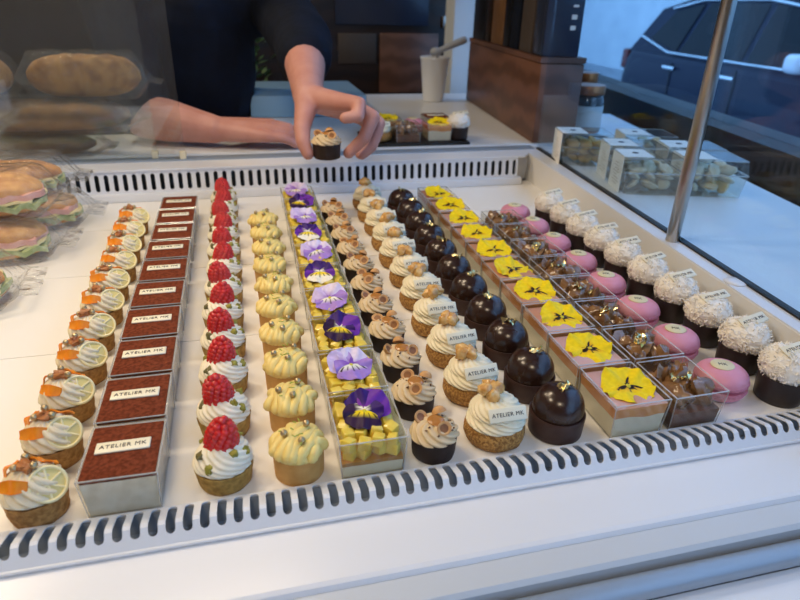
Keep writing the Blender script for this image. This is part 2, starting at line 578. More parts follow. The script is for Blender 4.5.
def layer_mesh(name, w, d, h, z0, z1, m, taper=0.93, th=0.0011, wavy=0.0, seed=0, top=None, bottom_wavy=0.0):
    """a filling layer that fits the tapered cup between z0 and z1"""
    b = MB(); n = 14
    def half(z, s): return (s / 2) * (taper + (1 - taper) * z / h) - th
    vs = []; fs = []
    def edge(i):      # perimeter parameter
        k, f = divmod(i, n); f /= n
        c = [(-1, -1), (1, -1), (1, 1), (-1, 1)]
        p, q = c[k % 4], c[(k + 1) % 4]
        return p[0] + (q[0] - p[0]) * f, p[1] + (q[1] - p[1]) * f
    P = 4 * n
    for z, wv in ((z0, bottom_wavy), (z1, wavy)):
        for i in range(P):
            ex, ey = edge(i)
            zz = z + wv * noise.noise(Vector((ex * 1.3 + seed, ey * 1.3, seed * 0.7)))
            vs.append((ex * half(zz, w), ey * half(zz, d), zz))
    for i in range(P):
        j = (i + 1) % P
        fs.append((i, j, P + j, P + i))
    b.push(vs, fs)
    if top: b.mi = 1
    vs2 = [vs[P + i] for i in range(P)] + [(0, 0, z1)]
    b.push(vs2, [(i, (i + 1) % P, P) for i in range(P)])
    b.mi = 0
    b.push([vs[i] for i in range(P)] + [(0, 0, z0)], [((i + 1) % P, i, P) for i in range(P)])
    return b.mesh(name, [m] + ([top] if top else []), smooth=False)


def lerp(a, b, t): return tuple(a[i] + (b[i] - a[i]) * t for i in range(4))


def flower_mesh(size, kind, seed):
    """five-petalled pansy; the tone of each petal is pigment"""
    rs = random.Random(seed); b = MB(); b.c = []
    deep, viol, lil, pale = srgb('35106a'), srgb('6a2aa0'), srgb('a884cf'), srgb('d3bfe6')
    yel, gold, blk, wht = srgb('f7d90a'), srgb('f0b400'), srgb('1d1008'), srgb('f2ecd8')
    maroon = srgb('2c0a3c')
    # angle, length, half width, colour far, colour near, whiskers
    if kind == 'purple':
        spec = [(100, .52, .32, deep, viol, 0), (38, .60, .38, viol, srgb('7a2a9c'), 0),
                (178, .46, .27, maroon, wht, 1), (-8, .42, .24, deep, wht, 1), (262, .44, .34, maroon, yel, 1)]
    elif kind == 'lilac':
        spec = [(128, .56, .40, pale, lil, 0), (55, .52, .38, srgb('e2d6ee'), lil, 0),
                (196, .46, .30, lil, srgb('8a5cc0'), 0), (-12, .48, .32, lil, srgb('7c4fb6'), 0), (272, .48, .40, lil, wht, 1)]
    elif kind == 'bicolor':
        spec = [(118, .48, .34, deep, deep, 0), (58, .5, .34, deep, viol, 0),
                (186, .5, .28, viol, wht, 1), (-4, .5, .28, viol, wht, 1), (268, .46, .36, wht, yel, 1)]
    else:
        y2 = srgb('f3cf06')
        spec = [(125, .55, .38, yel, y2, 0), (55, .5, .36, yel, y2, 0),
                (190, .5, .30, yel, gold, 1), (-8, .5, .30, yel, gold, 1), (270, .5, .40, yel, gold, 1)]
    for pi, (ang, L, W, cf, cn, whisk) in enumerate(spec):
        a = math.radians(ang + rs.uniform(-8, 8))
        L *= size * rs.uniform(0.92, 1.06); W *= size * rs.uniform(0.95, 1.08)
        d = Vector((math.cos(a), math.sin(a), 0)); q = Vector((-d.y, d.x, 0))
        nu, nv = 22, 26
        vs = []; fs = []; cs = []
        cup = rs.uniform(0.05, 0.22); ph = rs.random() * 6
        for iu in range(nu + 1):
            u = iu / nu
            w = W * max(.02, 1 - (abs(u - .60) / .62) ** (2.6 if u > .6 else 1.7)) ** .5 if u < 1 else W * max(.02, 1 - (.40 / .62) ** 2.6) ** .5
            for iv in range(nv + 1):
                v = -1 + 2 * iv / nv
                uu = u * (1 - 0.30 * u * u * v * v)
                p = d * (L * (uu - 0.03)) + q * (w * v)
                z = size * (0.02 * pi / 4 + cup * 0.28 * u * u + 0.035 * u * math.sin(v * 4 + ph) + 0.02 * u * math.sin(9 * v + ph) - 0.05 * v * v * u)
                if pi == 4: z += size * 0.02
                vs.append((p.x, p.y, z + 0.0008))
                c = lerp(cn, cf, min(1, max(0, (u - (.16 if whisk else .15)) * (4.2 if whisk else 3.2))))
                if whisk and u < 0.5:
                    if u < (0.30 if kind == 'yellow' else 0.42) - 0.10 * abs(v) - 0.05 * math.sin(v * 23 + pi) and abs(math.sin(v * 8 + 1.57)) > 0.86 and u > 0.10: c = blk
                if kind == 'yellow' and whisk and u < 0.17 + 0.04 * math.sin(v * 9): c = blk
                if kind == 'lilac' and not whisk: c = lerp(c, viol, 0.35 * max(0, math.sin(v * 11)) * (1 - u))
                k = 1 + 0.12 * noise.noise(Vector((p.x * 300, p.y * 300, pi)))
                cs.append((c[0] * k, c[1] * k, c[2] * k, 1))
        for iu in range(nu):
            for iv in range(nv):
                i = iu * (nv + 1) + iv
                fs.append((i, i + 1, i + nv + 2, i + nv + 1))
        b.push(vs, fs); b.c += cs
    o = len(b.v)
    b.ell((0, 0, size * 0.035), (size * .055, size * .055, size * .035), 10, 6)
    b.c += [srgb('d8c93a')] * (len(b.v) - o)
    return b.mesh('pansy', 'petal', sharp=2.5)


def leaf_scrap_mesh(s, seed, m='gold'):
    b = MB(); n = 6; rs = random.Random(seed); vs = []; fs = []
    for i in range(n + 1):
        for j in range(n + 1):
            x, y = (i / n - .5), (j / n - .5)
            q = 1 + 0.5 * noise.noise(Vector((x * 4, y * 4, seed)))
            vs.append((x * s * 1.3 * q + rs.uniform(-.05, .05) * s, y * s * 0.8 * q + rs.uniform(-.05, .05) * s,
                       s * 0.55 * noise.noise(Vector((x * 5, y * 5, seed + 9))) + rs.uniform(-.06, .06) * s))
    for i in range(n):
        for j in range(n):
            if rs.random() < 0.16: continue
            k = i * (n + 1) + j
            fs.append((k, k + 1, k + n + 2, k + n + 1))
    b.push(vs, fs)
    return b.mesh('gold_leaf', m, smooth=False)


GOLDS = [leaf_scrap_mesh(0.0105, k) for k in range(4)]
GOLDB = [leaf_scrap_mesh(0.0150, k + 4) for k in range(3)]
ORD = ['frontmost', 'second from front', 'third from front', 'fourth from front', 'fifth from front', 'sixth from front',
       'seventh from front', 'eighth from front', 'ninth from front', 'tenth from front', 'eleventh from front', 'rearmost']


def ordinal(i, n): return 'rearmost' if i == n - 1 else ORD[i]


# ------------------------------------------------------------------ the pastries (one builder per kind, variants then copied)

def chunk_mesh(name, s, m, seed, squash=(1, 0.75, 0.7)):
    b = MB(); b.ell((0, 0, 0), (s * squash[0], s * squash[1], s * squash[2]), 9, 6, lump=0.5, lscale=1.6, seed=seed)
    return b.mesh(name, m, smooth=False)


SH_A = shell_mesh(0.0205, 0.0225, 0.021, 'shell', uneven=0.04)
SH_C = shell_mesh(0.0215, 0.0242, 0.019, 'shell_g', uneven=0.03)
SH_D = shell_mesh(0.0208, 0.0215, 0.025, 'shell_y')
SH_F = shell_mesh(0.0190, 0.0205, 0.022, 'shell_c', uneven=0.03)
SH_H = shell_mesh(0.0250, 0.0262, 0.023, 'shell_d')
SH_L = shell_mesh(0.0222, 0.0238, 0.029, 'cup_d')
SH_M = None
CR_A = [rosette_mesh(0.0222, 0.0200, 0.043, 'cream_o', n=13, amp=0.2, twist=1.5, lay=.06, seed=k) for k in range(3)]
CR_C = [rosette_mesh(0.0238, 0.0165, 0.041, 'cream_w', n=13, amp=0.12, twist=2.8, layers=1.8, lay=.07, seed=k + 5) for k in range(2)]
CR_F = [rosette_mesh(0.0210, 0.0195, 0.0345, 'cream_p', n=10, amp=0.2, twist=1.9, layers=1.3, lay=.08, seed=k + 9) for k in range(3)]
CR_G = [rosette_mesh(0.0262, 0.0170, 0.046, 'cream', n=11, amp=0.13, twist=4.6, layers=2.2, lay=.16, seed=k + 14) for k in range(3)]
CR_D = [lemon_cream_mesh(0.0214, 0.0235, 0.0415, k) for k in range(3)]


def petal_slab(L, W, seed):
    b = MB(); n = 8; vs = []; fs = []
    for side in (0, 1):
        for i in range(n + 1):
            u = -1 + 2 * i / n
            for j in (-1, 0, 1):
                w = W / 2 * (1 - 0.35 * u * u) * j
                vs.append((u * L / 2, w, 0.004 * (1 - u * u) * (0.6 + 0.3 * math.sin(seed)) + 0.0012 * math.sin(u * 5 + seed) - side * 0.0011 + 0.0008 * abs(j)))
    o = 3 * (n + 1)
    for i in range(n):
        for j in range(2):
            k = 3 * i + j
            fs += [(k, k + 3, k + 4, k + 1), (o + k, o + k + 1, o + k + 4, o + k + 3)]
        fs += [(3 * i, o + 3 * i, o + 3 * i + 3, 3 * i + 3), (3 * i + 2, 3 * i + 5, o + 3 * i + 5, o + 3 * i + 2)]
    fs += [(0, 1, o + 1, o), (1, 2, o + 2, o + 1), (3 * n, o + 3 * n, o + 3 * n + 1, 3 * n + 1), (3 * n + 1, o + 3 * n + 1, o + 3 * n + 2, 3 * n + 2)]
    b.push(vs, fs)
    return b.mesh('orange_petal', 'orange', sharp=1.0)


PET = [petal_slab(0.021, 0.0105, 0), petal_slab(0.017, 0.011, 2), petal_slab(0.023, 0.009, 4)]


def lemon_disc_mesh():
    b = MB(); R = 0.0142
    b.lathe([(R * .9, 0), (R, .0004), (R, .0010), (R * .97, .0013), (0.001, .0013)], 36, rf=None)
    b.mi = 1
    ring = [(R * math.cos(t * PI / 18) * .9, R * math.sin(t * PI / 18) * .9, .0014) for t in range(37)]
    b.tube(ring, 0.0013, 8, caps=False)
    for k in range(3):
        a = k * PI / 3 + .2
        b.tube([(-R * .88 * math.cos(a), -R * .88 * math.sin(a), .0014), (R * .88 * math.cos(a), R * .88 * math.sin(a), .0014)], 0.0009, 6, caps=False)
    return b.mesh('lemon_disc', ['disc', 'disc2'])


LDISC = lemon_disc_mesh()
NUG = [chunk_mesh('praline_nugget', 0.0068, 'praline', k, (1.2, .8, .7)) for k in range(2)]


def make_orange_tart(k):
    t = thing('orange_tart', None, 'tart'); rs = random.Random(k)
    ob('tart_shell', SH_A, t)
    ob('piped_cream', CR_A[k % 3], t, rot=(0, 0, rs.random() * 6))
    ob('praline_nugget', NUG[k % 2], t, (-0.002, 0.001, 0.0445), (0.2, 0.1, rs.random() * 3))
    a = rs.uniform(-.3, .3)
    ob('orange_petal', PET[0], t, (-0.0075, -0.0125, 0.0375), (0.95, -0.1, -0.25 + a))
    ob('orange_petal', PET[1], t, (-0.0135, 0.006, 0.0375), (-0.55, -0.5, 0.9 + a))
    ob('orange_petal', PET[2], t, (0.006, 0.0115, 0.0385), (-0.75, 0.1, -0.25 + a))
    ob('lemon_disc', LDISC, t, (0.0138, -0.0085, 0.0325), (math.radians(36), math.radians(34), rs.uniform(-.2, .2)))
    for x, y, z in ((-0.004, 0.011, .0455), (0.0055, -0.0015, .0465), (-0.009, -0.001, .0455)):
        ob('gold_pearl', PEARL, t, (x + rs.uniform(-.001, .001), y, z))
    return t


def raspberry_mesh(seed):
    b = MB(); rs = random.Random(seed); R, H = 0.0128, 0.0350
    # core
    b.mi = 1
    b.lathe([(R * .55, 0.001), (R * .72, 0.003), (R * .84, H * .35), (R * .7, H * .7), (R * .35, H * .93), (0.0004, H * .97)], 18)
    b.mi = 0
    rows = 10
    for i in range(rows):
        t = i / (rows - 1)
        z = 0.0025 + (H - 0.004) * t
        r = R * (1 - max(0, t - .1) ** 2.2 * 1.15) ** .5 if t < .97 else 0
        r = R * math.sqrt(max(0.0, 1 - (max(0, t - .15) / .87) ** 2.2))
        n = max(1, int(2 * PI * r / 0.0056))
        for j in range(n):
            th = 2 * PI * (j + .5 * (i % 2)) / n
            fr = (th + PI / 2 + PI) % (2 * PI) - PI        # angle from the front
            if t < .5 and abs(fr) < 0.42 * (1 - t / .5): continue
            rr = 0.0035 * rs.uniform(.93, 1.07)
            b.ell((r * .93 * math.cos(th), r * .93 * math.sin(th), z), (rr, rr, rr * .95), 9, 6)
    return b.mesh('raspberry', ['raspberry', 'rasp_in'])


RASP = [raspberry_mesh(k) for k in range(3)]
PIST = [chunk_mesh('pistachio_piece', 0.0043, 'pistachio', k + 20, (1.2, .85, .8)) for k in range(3)] + [chunk_mesh('pistachio_piece', 0.0048, 'pist_dark', 31, (1.3, .8, .8))]


def make_raspberry_tart(k):
    t = thing('raspberry_tart', None, 'tart'); rs = random.Random(k + 50)
    ob('tart_shell', SH_C, t, rot=(0, 0, k))
    ob('piped_cream', CR_C[k % 2], t, rot=(0, 0, rs.random() * 6))
    ob('raspberry', RASP[k % 3], t, (-.001, .001, .0225), (rs.uniform(-.12, .05) - .08, rs.uniform(-.15, .15), rs.uniform(-.5, .5)))
    for a, rr, z, m in ((-2.75, .0165, .0315, 3), (-.95, .0145, .0345, 0), (.55, .0165, .034, 1), (-1.9, .0205, .0265, 2), (2.4, .0165, .033, 0), (-.35, .019, .0295, 2)):
        a += rs.uniform(-.3, .3)
        ob('pistachio_piece', PIST[m], t, (rr * math.cos(a), rr * math.sin(a), z), (rs.random() * 3, rs.random() * 3, rs.random() * 3))
    return t


def zest_mesh(seed):
    b = MB(); rs = random.Random(seed)
    for i in range(9):
        a = rs.random() * 6; r = rs.uniform(.003, .016)
        b.box((r * math.cos(a), r * math.sin(a), .0445 - r * .28 + rs.uniform(0, .0016)), (.0032, .0007, .0007), (rs.uniform(-.5, .5), rs.uniform(-.5, .5), rs.random() * 6))
    return b.mesh('lime_zest', 'zest', smooth=False)


ZEST = [zest_mesh(k) for k in range(2)]


def make_lemon_tart(k):
    t = thing('lemon_tart', None, 'tart'); rs = random.Random(k + 80)
    ob('tart_shell', SH_D, t)
    ob('lemon_cream', CR_D[k % 3], t, rot=(0, 0, rs.uniform(-.3, .3)))
    ob('lime_zest', ZEST[k % 2], t)
    for x, y, z in ((-.0110, -.001, .0410), (.0015, -.0105, .0402), (.0080, .009, .0415)):
        ob('gold_pearl', PEARL, t, (x + rs.uniform(-.0015, .0015), y + rs.uniform(-.0015, .0015), z + .0008))
    return t


def nut_half_mesh(s, seed):
    b = MB()
    prof = [(0.0004, -s * .95)] + [(s * math.sin(p), -s * .95 * math.cos(p)) for p in [PI * .12, PI * .25, PI * .38, PI * .5]] + [(s * .82, .0002), (s * .6, -s * .12)]
    b.lathe(prof, 18, rf=lambda th, t, r, z: (r * (1 + .06 * math.sin(2 * th + seed)), z))
    b.mi = 1
    b.lathe([(s * .6, -s * .11), (s * .4, -s * .32), (0.0004, -s * .40)], 18)
    return b.mesh('hazelnut_half', ['hazel', 'hazel_in'])


NUT = [nut_half_mesh(0.0064, k) for k in range(2)]
POOL = MB().lathe([(.0072, 0), (.0078, .0008), (.0070, .0018), (.004, .0023), (.0004, .0024)], 24).mesh('caramel_drop', 'caramel_pool')


def nib_mesh(seed):
    b = MB(); rs = random.Random(seed)
    for i in range(12):
        a = rs.random() * 6.28; r = rs.uniform(.008, .017)
        b.box((r * math.cos(a), r * math.sin(a), .0350 - (r / .02) ** 2 * .008 + rs.uniform(0, .001)), (rs.uniform(.0012, .003), .0012, .001), (rs.random(), rs.random(), rs.random() * 6))
    return b.mesh('cocoa_nibs', 'crumb', smooth=False)


NIBS = [nib_mesh(k) for k in range(2)]


def make_hazelnut_tart(k):
    t = thing('hazelnut_tart', None, 'tart'); rs = random.Random(k + 110)
    ob('tart_shell', SH_F, t, rot=(0, 0, k * 1.3))
    ob('piped_cream', CR_F[k % 3], t, rot=(0, 0, rs.random() * 6))
    ob('caramel_drop', POOL, t, (0.001, 0, .0337), (.05, .05, 0))
    n = ob('cocoa_nibs', NIBS[k % 2], t); n['kind'] = 'stuff'
    a0 = rs.uniform(-.5, .5)
    for a, tilt in ((2.5, .5), (1.0, 1.9), (-1.15, 1.3)):
        a += a0 * .7
        ob('hazelnut_half', NUT[rs.randrange(2)], t, (.0130 * math.cos(a), .0130 * math.sin(a), .0345), ((.65 if tilt < 1.6 else 2.5) + rs.uniform(-.3, .3), rs.uniform(-.5, .5), rs.uniform(-.6, .6)))
    return t


def choux_mesh(seed):
    b = MB(); R, H = .0285, .027
    prof = [(R * .3, 0), (R * .78, 0.0004), (R * .93, .003), (R, H * .33), (R * .985, H * .55), (R * .88, H * .78), (R * .66, H * .94), (R * .35, H * .98), (.0005, H)]
    b.lathe(prof, 48, rf=lambda th, t, r, z: (r * (1 + .035 * noise.noise(Vector((math.cos(th) * 2 + seed, math.sin(th) * 2, z * 70)))), z))
    return b.mesh('choux_bun', 'craquelin', sharp=2)


CHX = [choux_mesh(k) for k in range(2)]


def caranut_mesh(seed):
    b = MB(); rs = random.Random(seed)
    for i in range(4):
        a = i * 1.6 + seed
        b.ell((.0055 * math.cos(a), .0055 * math.sin(a), rs.uniform(-.001, .003)), (.0078, .0062, .0058), 16, 10, lump=.35, lscale=1.8, seed=seed + i, rot=(rs.random(), rs.random(), a))
    return b.mesh('caramelised_nut', 'caranut', sharp=2)


CNUT = [caranut_mesh(k) for k in range(3)]


def make_choux(k):
    t = thing('choux_bun', None, 'cream puff'); rs = random.Random(k + 140)
    ob('craquelin_bun', CHX[k % 2], t, rot=(0, 0, k))
    ob('piped_cream', CR_G[k % 3], t, rot=(0, 0, rs.random() * 6))
    ob('caramelised_nut', CNUT[k % 3], t, (-.004 + rs.uniform(-.002, .002), .005, .0485), (rs.uniform(-.3, .3), 0, rs.random() * 6))
    plaque(t, (.0025, -.0190, .0388), (math.radians(52), 0, rs.uniform(.04, .2)), PLQ_S, k=.98)
    return t


def dome_mesh():
    b = MB(); R = .0242; prof = [(R * .5, 0.020), (R * .98, .0205), (R, .023)]
    for i in range(1, 13):
        p = i / 12 * PI / 2
        prof.append((max(.0004, R * math.cos(p) ** .8), .0265 + .0225 * math.sin(p)))
    b.lathe(prof, 44, rf=lambda th, t, r, z: (r * (1 + .012 * noise.noise(Vector((math.cos(th) * 2, math.sin(th) * 2, z * 60)))), z))
    return b.mesh('chocolate_dome', 'choc', sharp=2)


DOME = dome_mesh()


def make_dome(k):
    t = thing('chocolate_dome_tart', None, 'tart'); rs = random.Random(k + 170)
    ob('tart_shell', SH_H, t, rot=(0, 0, k))
    ob('chocolate_dome', DOME, t, rot=(0, 0, k * 2))
    ob('gold_leaf', GOLDS[k % 4], t, (rs.uniform(-.003, .004), -.001, .0505), (rs.uniform(-.3, .2), 0, rs.random() * 6))
    return t


def macaron_shell(z0, z1, R, up):
    b = MB(); prof = []
    for i in range(11):
        p = i / 10 * PI / 2
        prof.append((max(.0004, R * math.cos(p) ** .62), (z1 - z0) * math.sin(p)))
    if up: pr = [(R * .9, z0)] + [(r, z0 + z) for r, z in prof]
    else: pr = [(r, z0 - z * -1) for r, z in prof]; pr = [(r, z0 + (z1 - z0) - z) for r, z in prof][::-1] + [(R * .9, z1)]
    b.lathe(pr, 44)
    return b.mesh('macaron_shell', 'pink')


def macaron_foot(z, R, seed):
    b = MB()
    b.lathe([(R * .9, z - .0022), (R * 1.01, z - .0016), (R * 1.02, z), (R * 1.01, z + .0016), (R * .9, z + .0022)], 90,
            rf=lambda th, t, r, zz: (r * (1 + .03 * noise.noise(Vector((math.cos(th) * 14, math.sin(th) * 14, zz * 500 + seed)))), zz))
    return b.mesh('macaron_foot', 'pinkfoot')


MAC_R = .0262
MACP = (macaron_shell(0, .0115, MAC_R, False), macaron_foot(.0125, MAC_R, 1), MB().lathe([(MAC_R * .6, .0135), (MAC_R * .93, .0135), (MAC_R * .96, .0165), (MAC_R * .93, .0195), (MAC_R * .6, .0195)], 40).mesh('filling', 'pinkfill'),
        macaron_foot(.0205, MAC_R, 4), macaron_shell(.0215, .0345, MAC_R, True))
OVAL = MB().lathe([(.0095, 0), (.0105, .0005), (.0105, .0012), (.0098, .0018), (.0004, .0018)], 36, rf=lambda th, t, r, z: (r, z)).mesh('oval_plaque', 'oval')
for v in OVAL.vertices: v.co.x *= 1.12; v.co.y *= .92


def make_macaron(k):
    t = thing('macaron', None, 'macaron'); rs = random.Random(k + 200)
    for me, nm in zip(MACP, ('macaron_shell', 'macaron_foot', 'filling', 'macaron_foot', 'macaron_shell')):
        ob(nm, me, t, rot=(0, 0, k))
    o = ob('oval_plaque', OVAL, t, (-.002, .001, .0342), (.06, 0, rs.uniform(-.35, -.1)))
    ob('monogram', T_MK, o, (0, 0, .0018))
    return t


def coconut_mesh(seed):
    b = MB(); rs = random.Random(seed); R = .0248
    b.ell((0, 0, .0395), (R, R, .0195), 36, 20, lump=.10, lscale=2.6, seed=seed)
    for i in range(520):
        z = rs.uniform(-.75, 1); a = rs.random() * 2 * PI; s = math.sqrt(1 - z * z)
        d = Vector((s * math.cos(a), s * math.sin(a), z))
        p = Vector((d.x * R, d.y * R, .0395 + d.z * .0195)) * 1.0
        p += d * rs.uniform(.0002, .0014)
        b.box(p, (rs.uniform(.003, .0055), rs.uniform(.0009, .0015), .0006), (rs.uniform(-1.3, 1.3), rs.uniform(-1.3, 1.3), rs.random() * 6))
    return b.mesh('coconut_ball', 'coconut', smooth=False)


COCO = [coconut_mesh(k) for k in range(3)]


def make_coconut(k):
    t = thing('coconut_cake', None, 'cake'); rs = random.Random(k + 230)
    ob('chocolate_cup', SH_L, t, rot=(0, 0, k))
    ob('coconut_ball', COCO[k % 3], t, rot=(0, 0, rs.random() * 6))
    plaque(t, (.003, -.001, .0588), (math.radians(20 + rs.uniform(-5, 5)), math.radians(-6), rs.uniform(.0, .15)), PLQ_S, k=.98)
    return t


# --- clear cups
BW, BH = 0.0575, 0.0385
CUP_B = open_cup_mesh(BW, .066, BH, .92)
CUP_E = open_cup_mesh(BW, .069, BH, .92)
CUP_I = open_cup_mesh(BW, .066, BH, .92)
CUP_J = open_cup_mesh(BW, .064, BH, .92)
TIR_CREAM = layer_mesh('tiramisu_cream', BW, .066, BH, .001, .034, 'biscuit_layer', .92, wavy=.001)
COCOA = MB().rbox((0, 0, .0365), (BW - .0022, .0640, .0050), .0016).mesh('cocoa_top', 'cocoa')


def make_tiramisu(k):
    t = thing('tiramisu_cup', None, 'dessert cup'); rs = random.Random(k + 260)
    ob('clear_cup', CUP_B, t); ob('tiramisu_cream', TIR_CREAM, t); ob('cocoa_top', COCOA, t)
    plaque(t, (rs.uniform(-.001, .001), .001 + rs.uniform(-.002, .002), .0389), (0, 0, rs.uniform(-.02, .05)), PLQ, k=1.16)
    return t


def mango_mesh(seed):
    b = MB(); rs = random.Random(seed)
    for zl, cnt in ((.0205, 20), (.0300, 20)):
        for i in range(cnt):
            gx, gy = i % 4, i // 4
            x = (gx - 1.5) * .0128 + rs.uniform(-.0015, .0015); y = (gy - 2) * .0122 + rs.uniform(-.0015, .0015)
            s = rs.uniform(.0092, .0114)
            b.rbox((x, y, zl + rs.uniform(-.0012, .0018)), (s, s * rs.uniform(.85, 1.1), s * .95), .0013, (rs.uniform(-.35, .35), rs.uniform(-.35, .35), rs.random() * 3))
    return b.mesh('diced_mango', 'mango', sharp=.5)


MANGO = [mango_mesh(k) for k in range(3)]
E_CUST = layer_mesh('custard_layer', BW, .069, BH, .001, .0125, 'custard', .92, wavy=.001, seed=2)
E_CAR = layer_mesh('caramel_layer', BW, .069, BH, .0125, .0165, 'caramel', .92, wavy=.002, seed=3)
FL_E = [flower_mesh(.044, kd, sd) for kd, sd in (('purple', 1), ('lilac', 2), ('purple', 13), ('lilac', 4), ('bicolor', 5), ('lilac', 6), ('bicolor', 17), ('lilac', 8), ('purple', 9), ('lilac', 10))]
FL_Y = [flower_mesh(.053, 'yellow', 30 + k) for k in range(5)]


def make_mango(k):
    t = thing('mango_cup', None, 'dessert cup'); rs = random.Random(k + 290)
    ob('clear_cup', CUP_E, t); ob('custard_layer', E_CUST, t); ob('caramel_layer', E_CAR, t)
    ob('diced_mango', MANGO[k % 3], t, rot=(0, 0, PI * (k % 2)))
    ob('viola_flower', FL_E[k % 10], t, (-.002 + rs.uniform(-.002, .004), .003, .0405), (math.radians(24), rs.uniform(-.12, .12), rs.uniform(-.3, .3)))
    return t


I_MILK = layer_mesh('panna_cotta', BW, .066, BH, .001, .0215, 'milkpud', .92, wavy=.004, seed=4)
I_PEACH = layer_mesh('peach_jelly', BW, .066, BH, .0216, .0335, 'peach', .92, bottom_wavy=.004, seed=4, top='pinkjel')


def make_peach(k):
    t = thing('peach_jelly_cup', None, 'dessert cup'); rs = random.Random(k + 320)
    ob('clear_cup', CUP_I, t); ob('panna_cotta', I_MILK, t); ob('peach_jelly', I_PEACH, t)
    ob('pansy_flower', FL_Y[k % 5], t, (.0035 + rs.uniform(-.003, .002), -.002, .0345), (math.radians(16), rs.uniform(-.1, .1), rs.uniform(-.5, .4)))
    return t


J_BASE = layer_mesh('chestnut_cream', BW, .064, BH, .001, .017, 'brownjel', .92, wavy=.002, seed=6)


def chestnut_mesh(seed):
    b = MB(); b.ell((0, 0, 0), (.0150, .0115, .0100), 20, 14, lump=.75, lscale=1.7, seed=seed)
    return b.mesh('glazed_chestnut', 'glace', sharp=.9)


CHN = [chestnut_mesh(k) for k in range(4)]


def make_chestnut(k):
    t = thing('chestnut_cup', None, 'dessert cup'); rs = random.Random(k + 350)
    ob('clear_cup', CUP_J, t); ob('chestnut_cream', J_BASE, t)
    for x, y, z in ((-.013, .014, .026), (.012, .016, .025), (.001, .0, .029), (-.014, -.012, .024), (.013, -.013, .025)):
        ob('glazed_chestnut', CHN[rs.randrange(4)], t, (x, y, z), (rs.random() * 2, rs.random() * 2, rs.random() * 6))
    ob('gold_leaf', GOLDB[k % 3], t, (-.003, .0, .0405), (.1, .1, rs.random() * 6))
    if k % 3 == 0: ob('gold_leaf', GOLDS[(k + 1) % 4], t, (.010, -.014, .0365), (.3, .1, rs.random() * 6))
    return t


def row(make, n, xf, y0, pitch, lab, group, nproto, z=ZT, jr=.1, jx=.0012, box=False):
    protos = []
    for i in range(n):
        if i < nproto:
            o = make(i); protos.append(o)
        else:
            o = copy_tree(protos[i % nproto])
        y = y0 + pitch * i
        rs = random.Random(i * 31 + int(y0 * 1000))
        o.location = (xf(y) + rs.uniform(-jx, jx), y, z)
        o.rotation_euler = (0, 0, rs.uniform(-.015, .02) if box else rs.uniform(-jr, jr))
        tag(o, lab(i, n), None, group)


row(make_orange_tart, 11, lambda y: -.1785 - .012 * (y - .4), .4085, .0627,
    lambda i, n: 'small tart with orange petals and lemon disc, %s in the leftmost row' % ordinal(i, n), 'orange and lemon tarts', 5)
row(make_tiramisu, 10, lambda y: -.1130 - .004 * (y - .4), .4220, .0724,
    lambda i, n: 'square cocoa-topped cup with cream plaque, %s in the brown tiramisu row' % ordinal(i, n), 'tiramisu cups', 2, box=True, jx=.0006)
row(make_raspberry_tart, 12, lambda y: -.038 - .008 * (y - .4), .4145, .0662,
    lambda i, n: 'cream tart topped with a red raspberry, %s in its row' % ordinal(i, n), 'raspberry tarts', 4, jr=.2)
row(make_lemon_tart, 10, lambda y: .0235 - .003 * (y - .4), .4110, .0640,
    lambda i, n: 'yellow lemon cream tart with gold pearls, %s in its row' % ordinal(i, n), 'lemon cream tarts', 4)
FLN = ['dark purple', 'lilac', 'deep violet', 'lilac', 'violet and white', 'lilac', 'violet and white', 'lilac', 'dark purple', 'lilac']
row(make_mango, 10, lambda y: .083 + .008 * (y - .4), .4235, .0752,
    lambda i, n: 'cup of diced mango under a %s viola, %s in its row' % (FLN[i], ordinal(i, n)), 'mango cups', 10, box=True, jx=.0006)
row(make_hazelnut_tart, 11, lambda y: .1410 + .006 * (y - .4), .4095, .0628,
    lambda i, n: 'dark tart with beige cream and halved hazelnuts, %s in its row' % ordinal(i, n), 'hazelnut tarts', 4, jr=.5)
row(make_choux, 11, lambda y: .2035 + .022 * (y - .4), .4185, .0686,
    lambda i, n: 'cream puff with caramelised nut and upright plaque, %s in its row' % ordinal(i, n), 'choux buns', 4, jr=.06)
row(make_dome, 11, lambda y: .2635 + .016 * (y - .4), .4155, .0637,
    lambda i, n: 'glossy dark chocolate dome with gold leaf, %s in its row' % ordinal(i, n), 'chocolate domes', 4, jr=.4)
row(make_peach, 10, lambda y: .3350 + .012 * (y - .4), .4215, .0708,
    lambda i, n: 'clear cup of peach jelly under a yellow pansy, %s in its row' % ordinal(i, n), 'peach jelly cups', 5, box=True, jx=.0006)
row(make_chestnut, 8, lambda y: .398 + .030 * (y - .4), .4205, .0693,
    lambda i, n: 'clear cup of glazed brown chestnuts with gold leaf, %s in its row' % ordinal(i, n), 'chestnut cups', 4, box=True, jx=.0006)
row(make_macaron, 8, lambda y: .4605 + .008 * (y - .4), .434, .0768,
    lambda i, n: 'pink macaron with ivory oval plaque, %s in its row' % ordinal(i, n), 'pink macarons', 2, jr=.1)
row(make_coconut, 10, lambda y: .5185 + .006 * (y - .4), .4155, .0603,
    lambda i, n: 'white coconut cake in dark cup, %s in the rightmost row' % ordinal(i, n), 'coconut cakes', 4, jr=.08)

# ------------------------------------------------------------------ display case
def wall_x(y): return .549 + .078 * (y - .43)
def seal_x(y): return .572 + .090 * (y - .46)


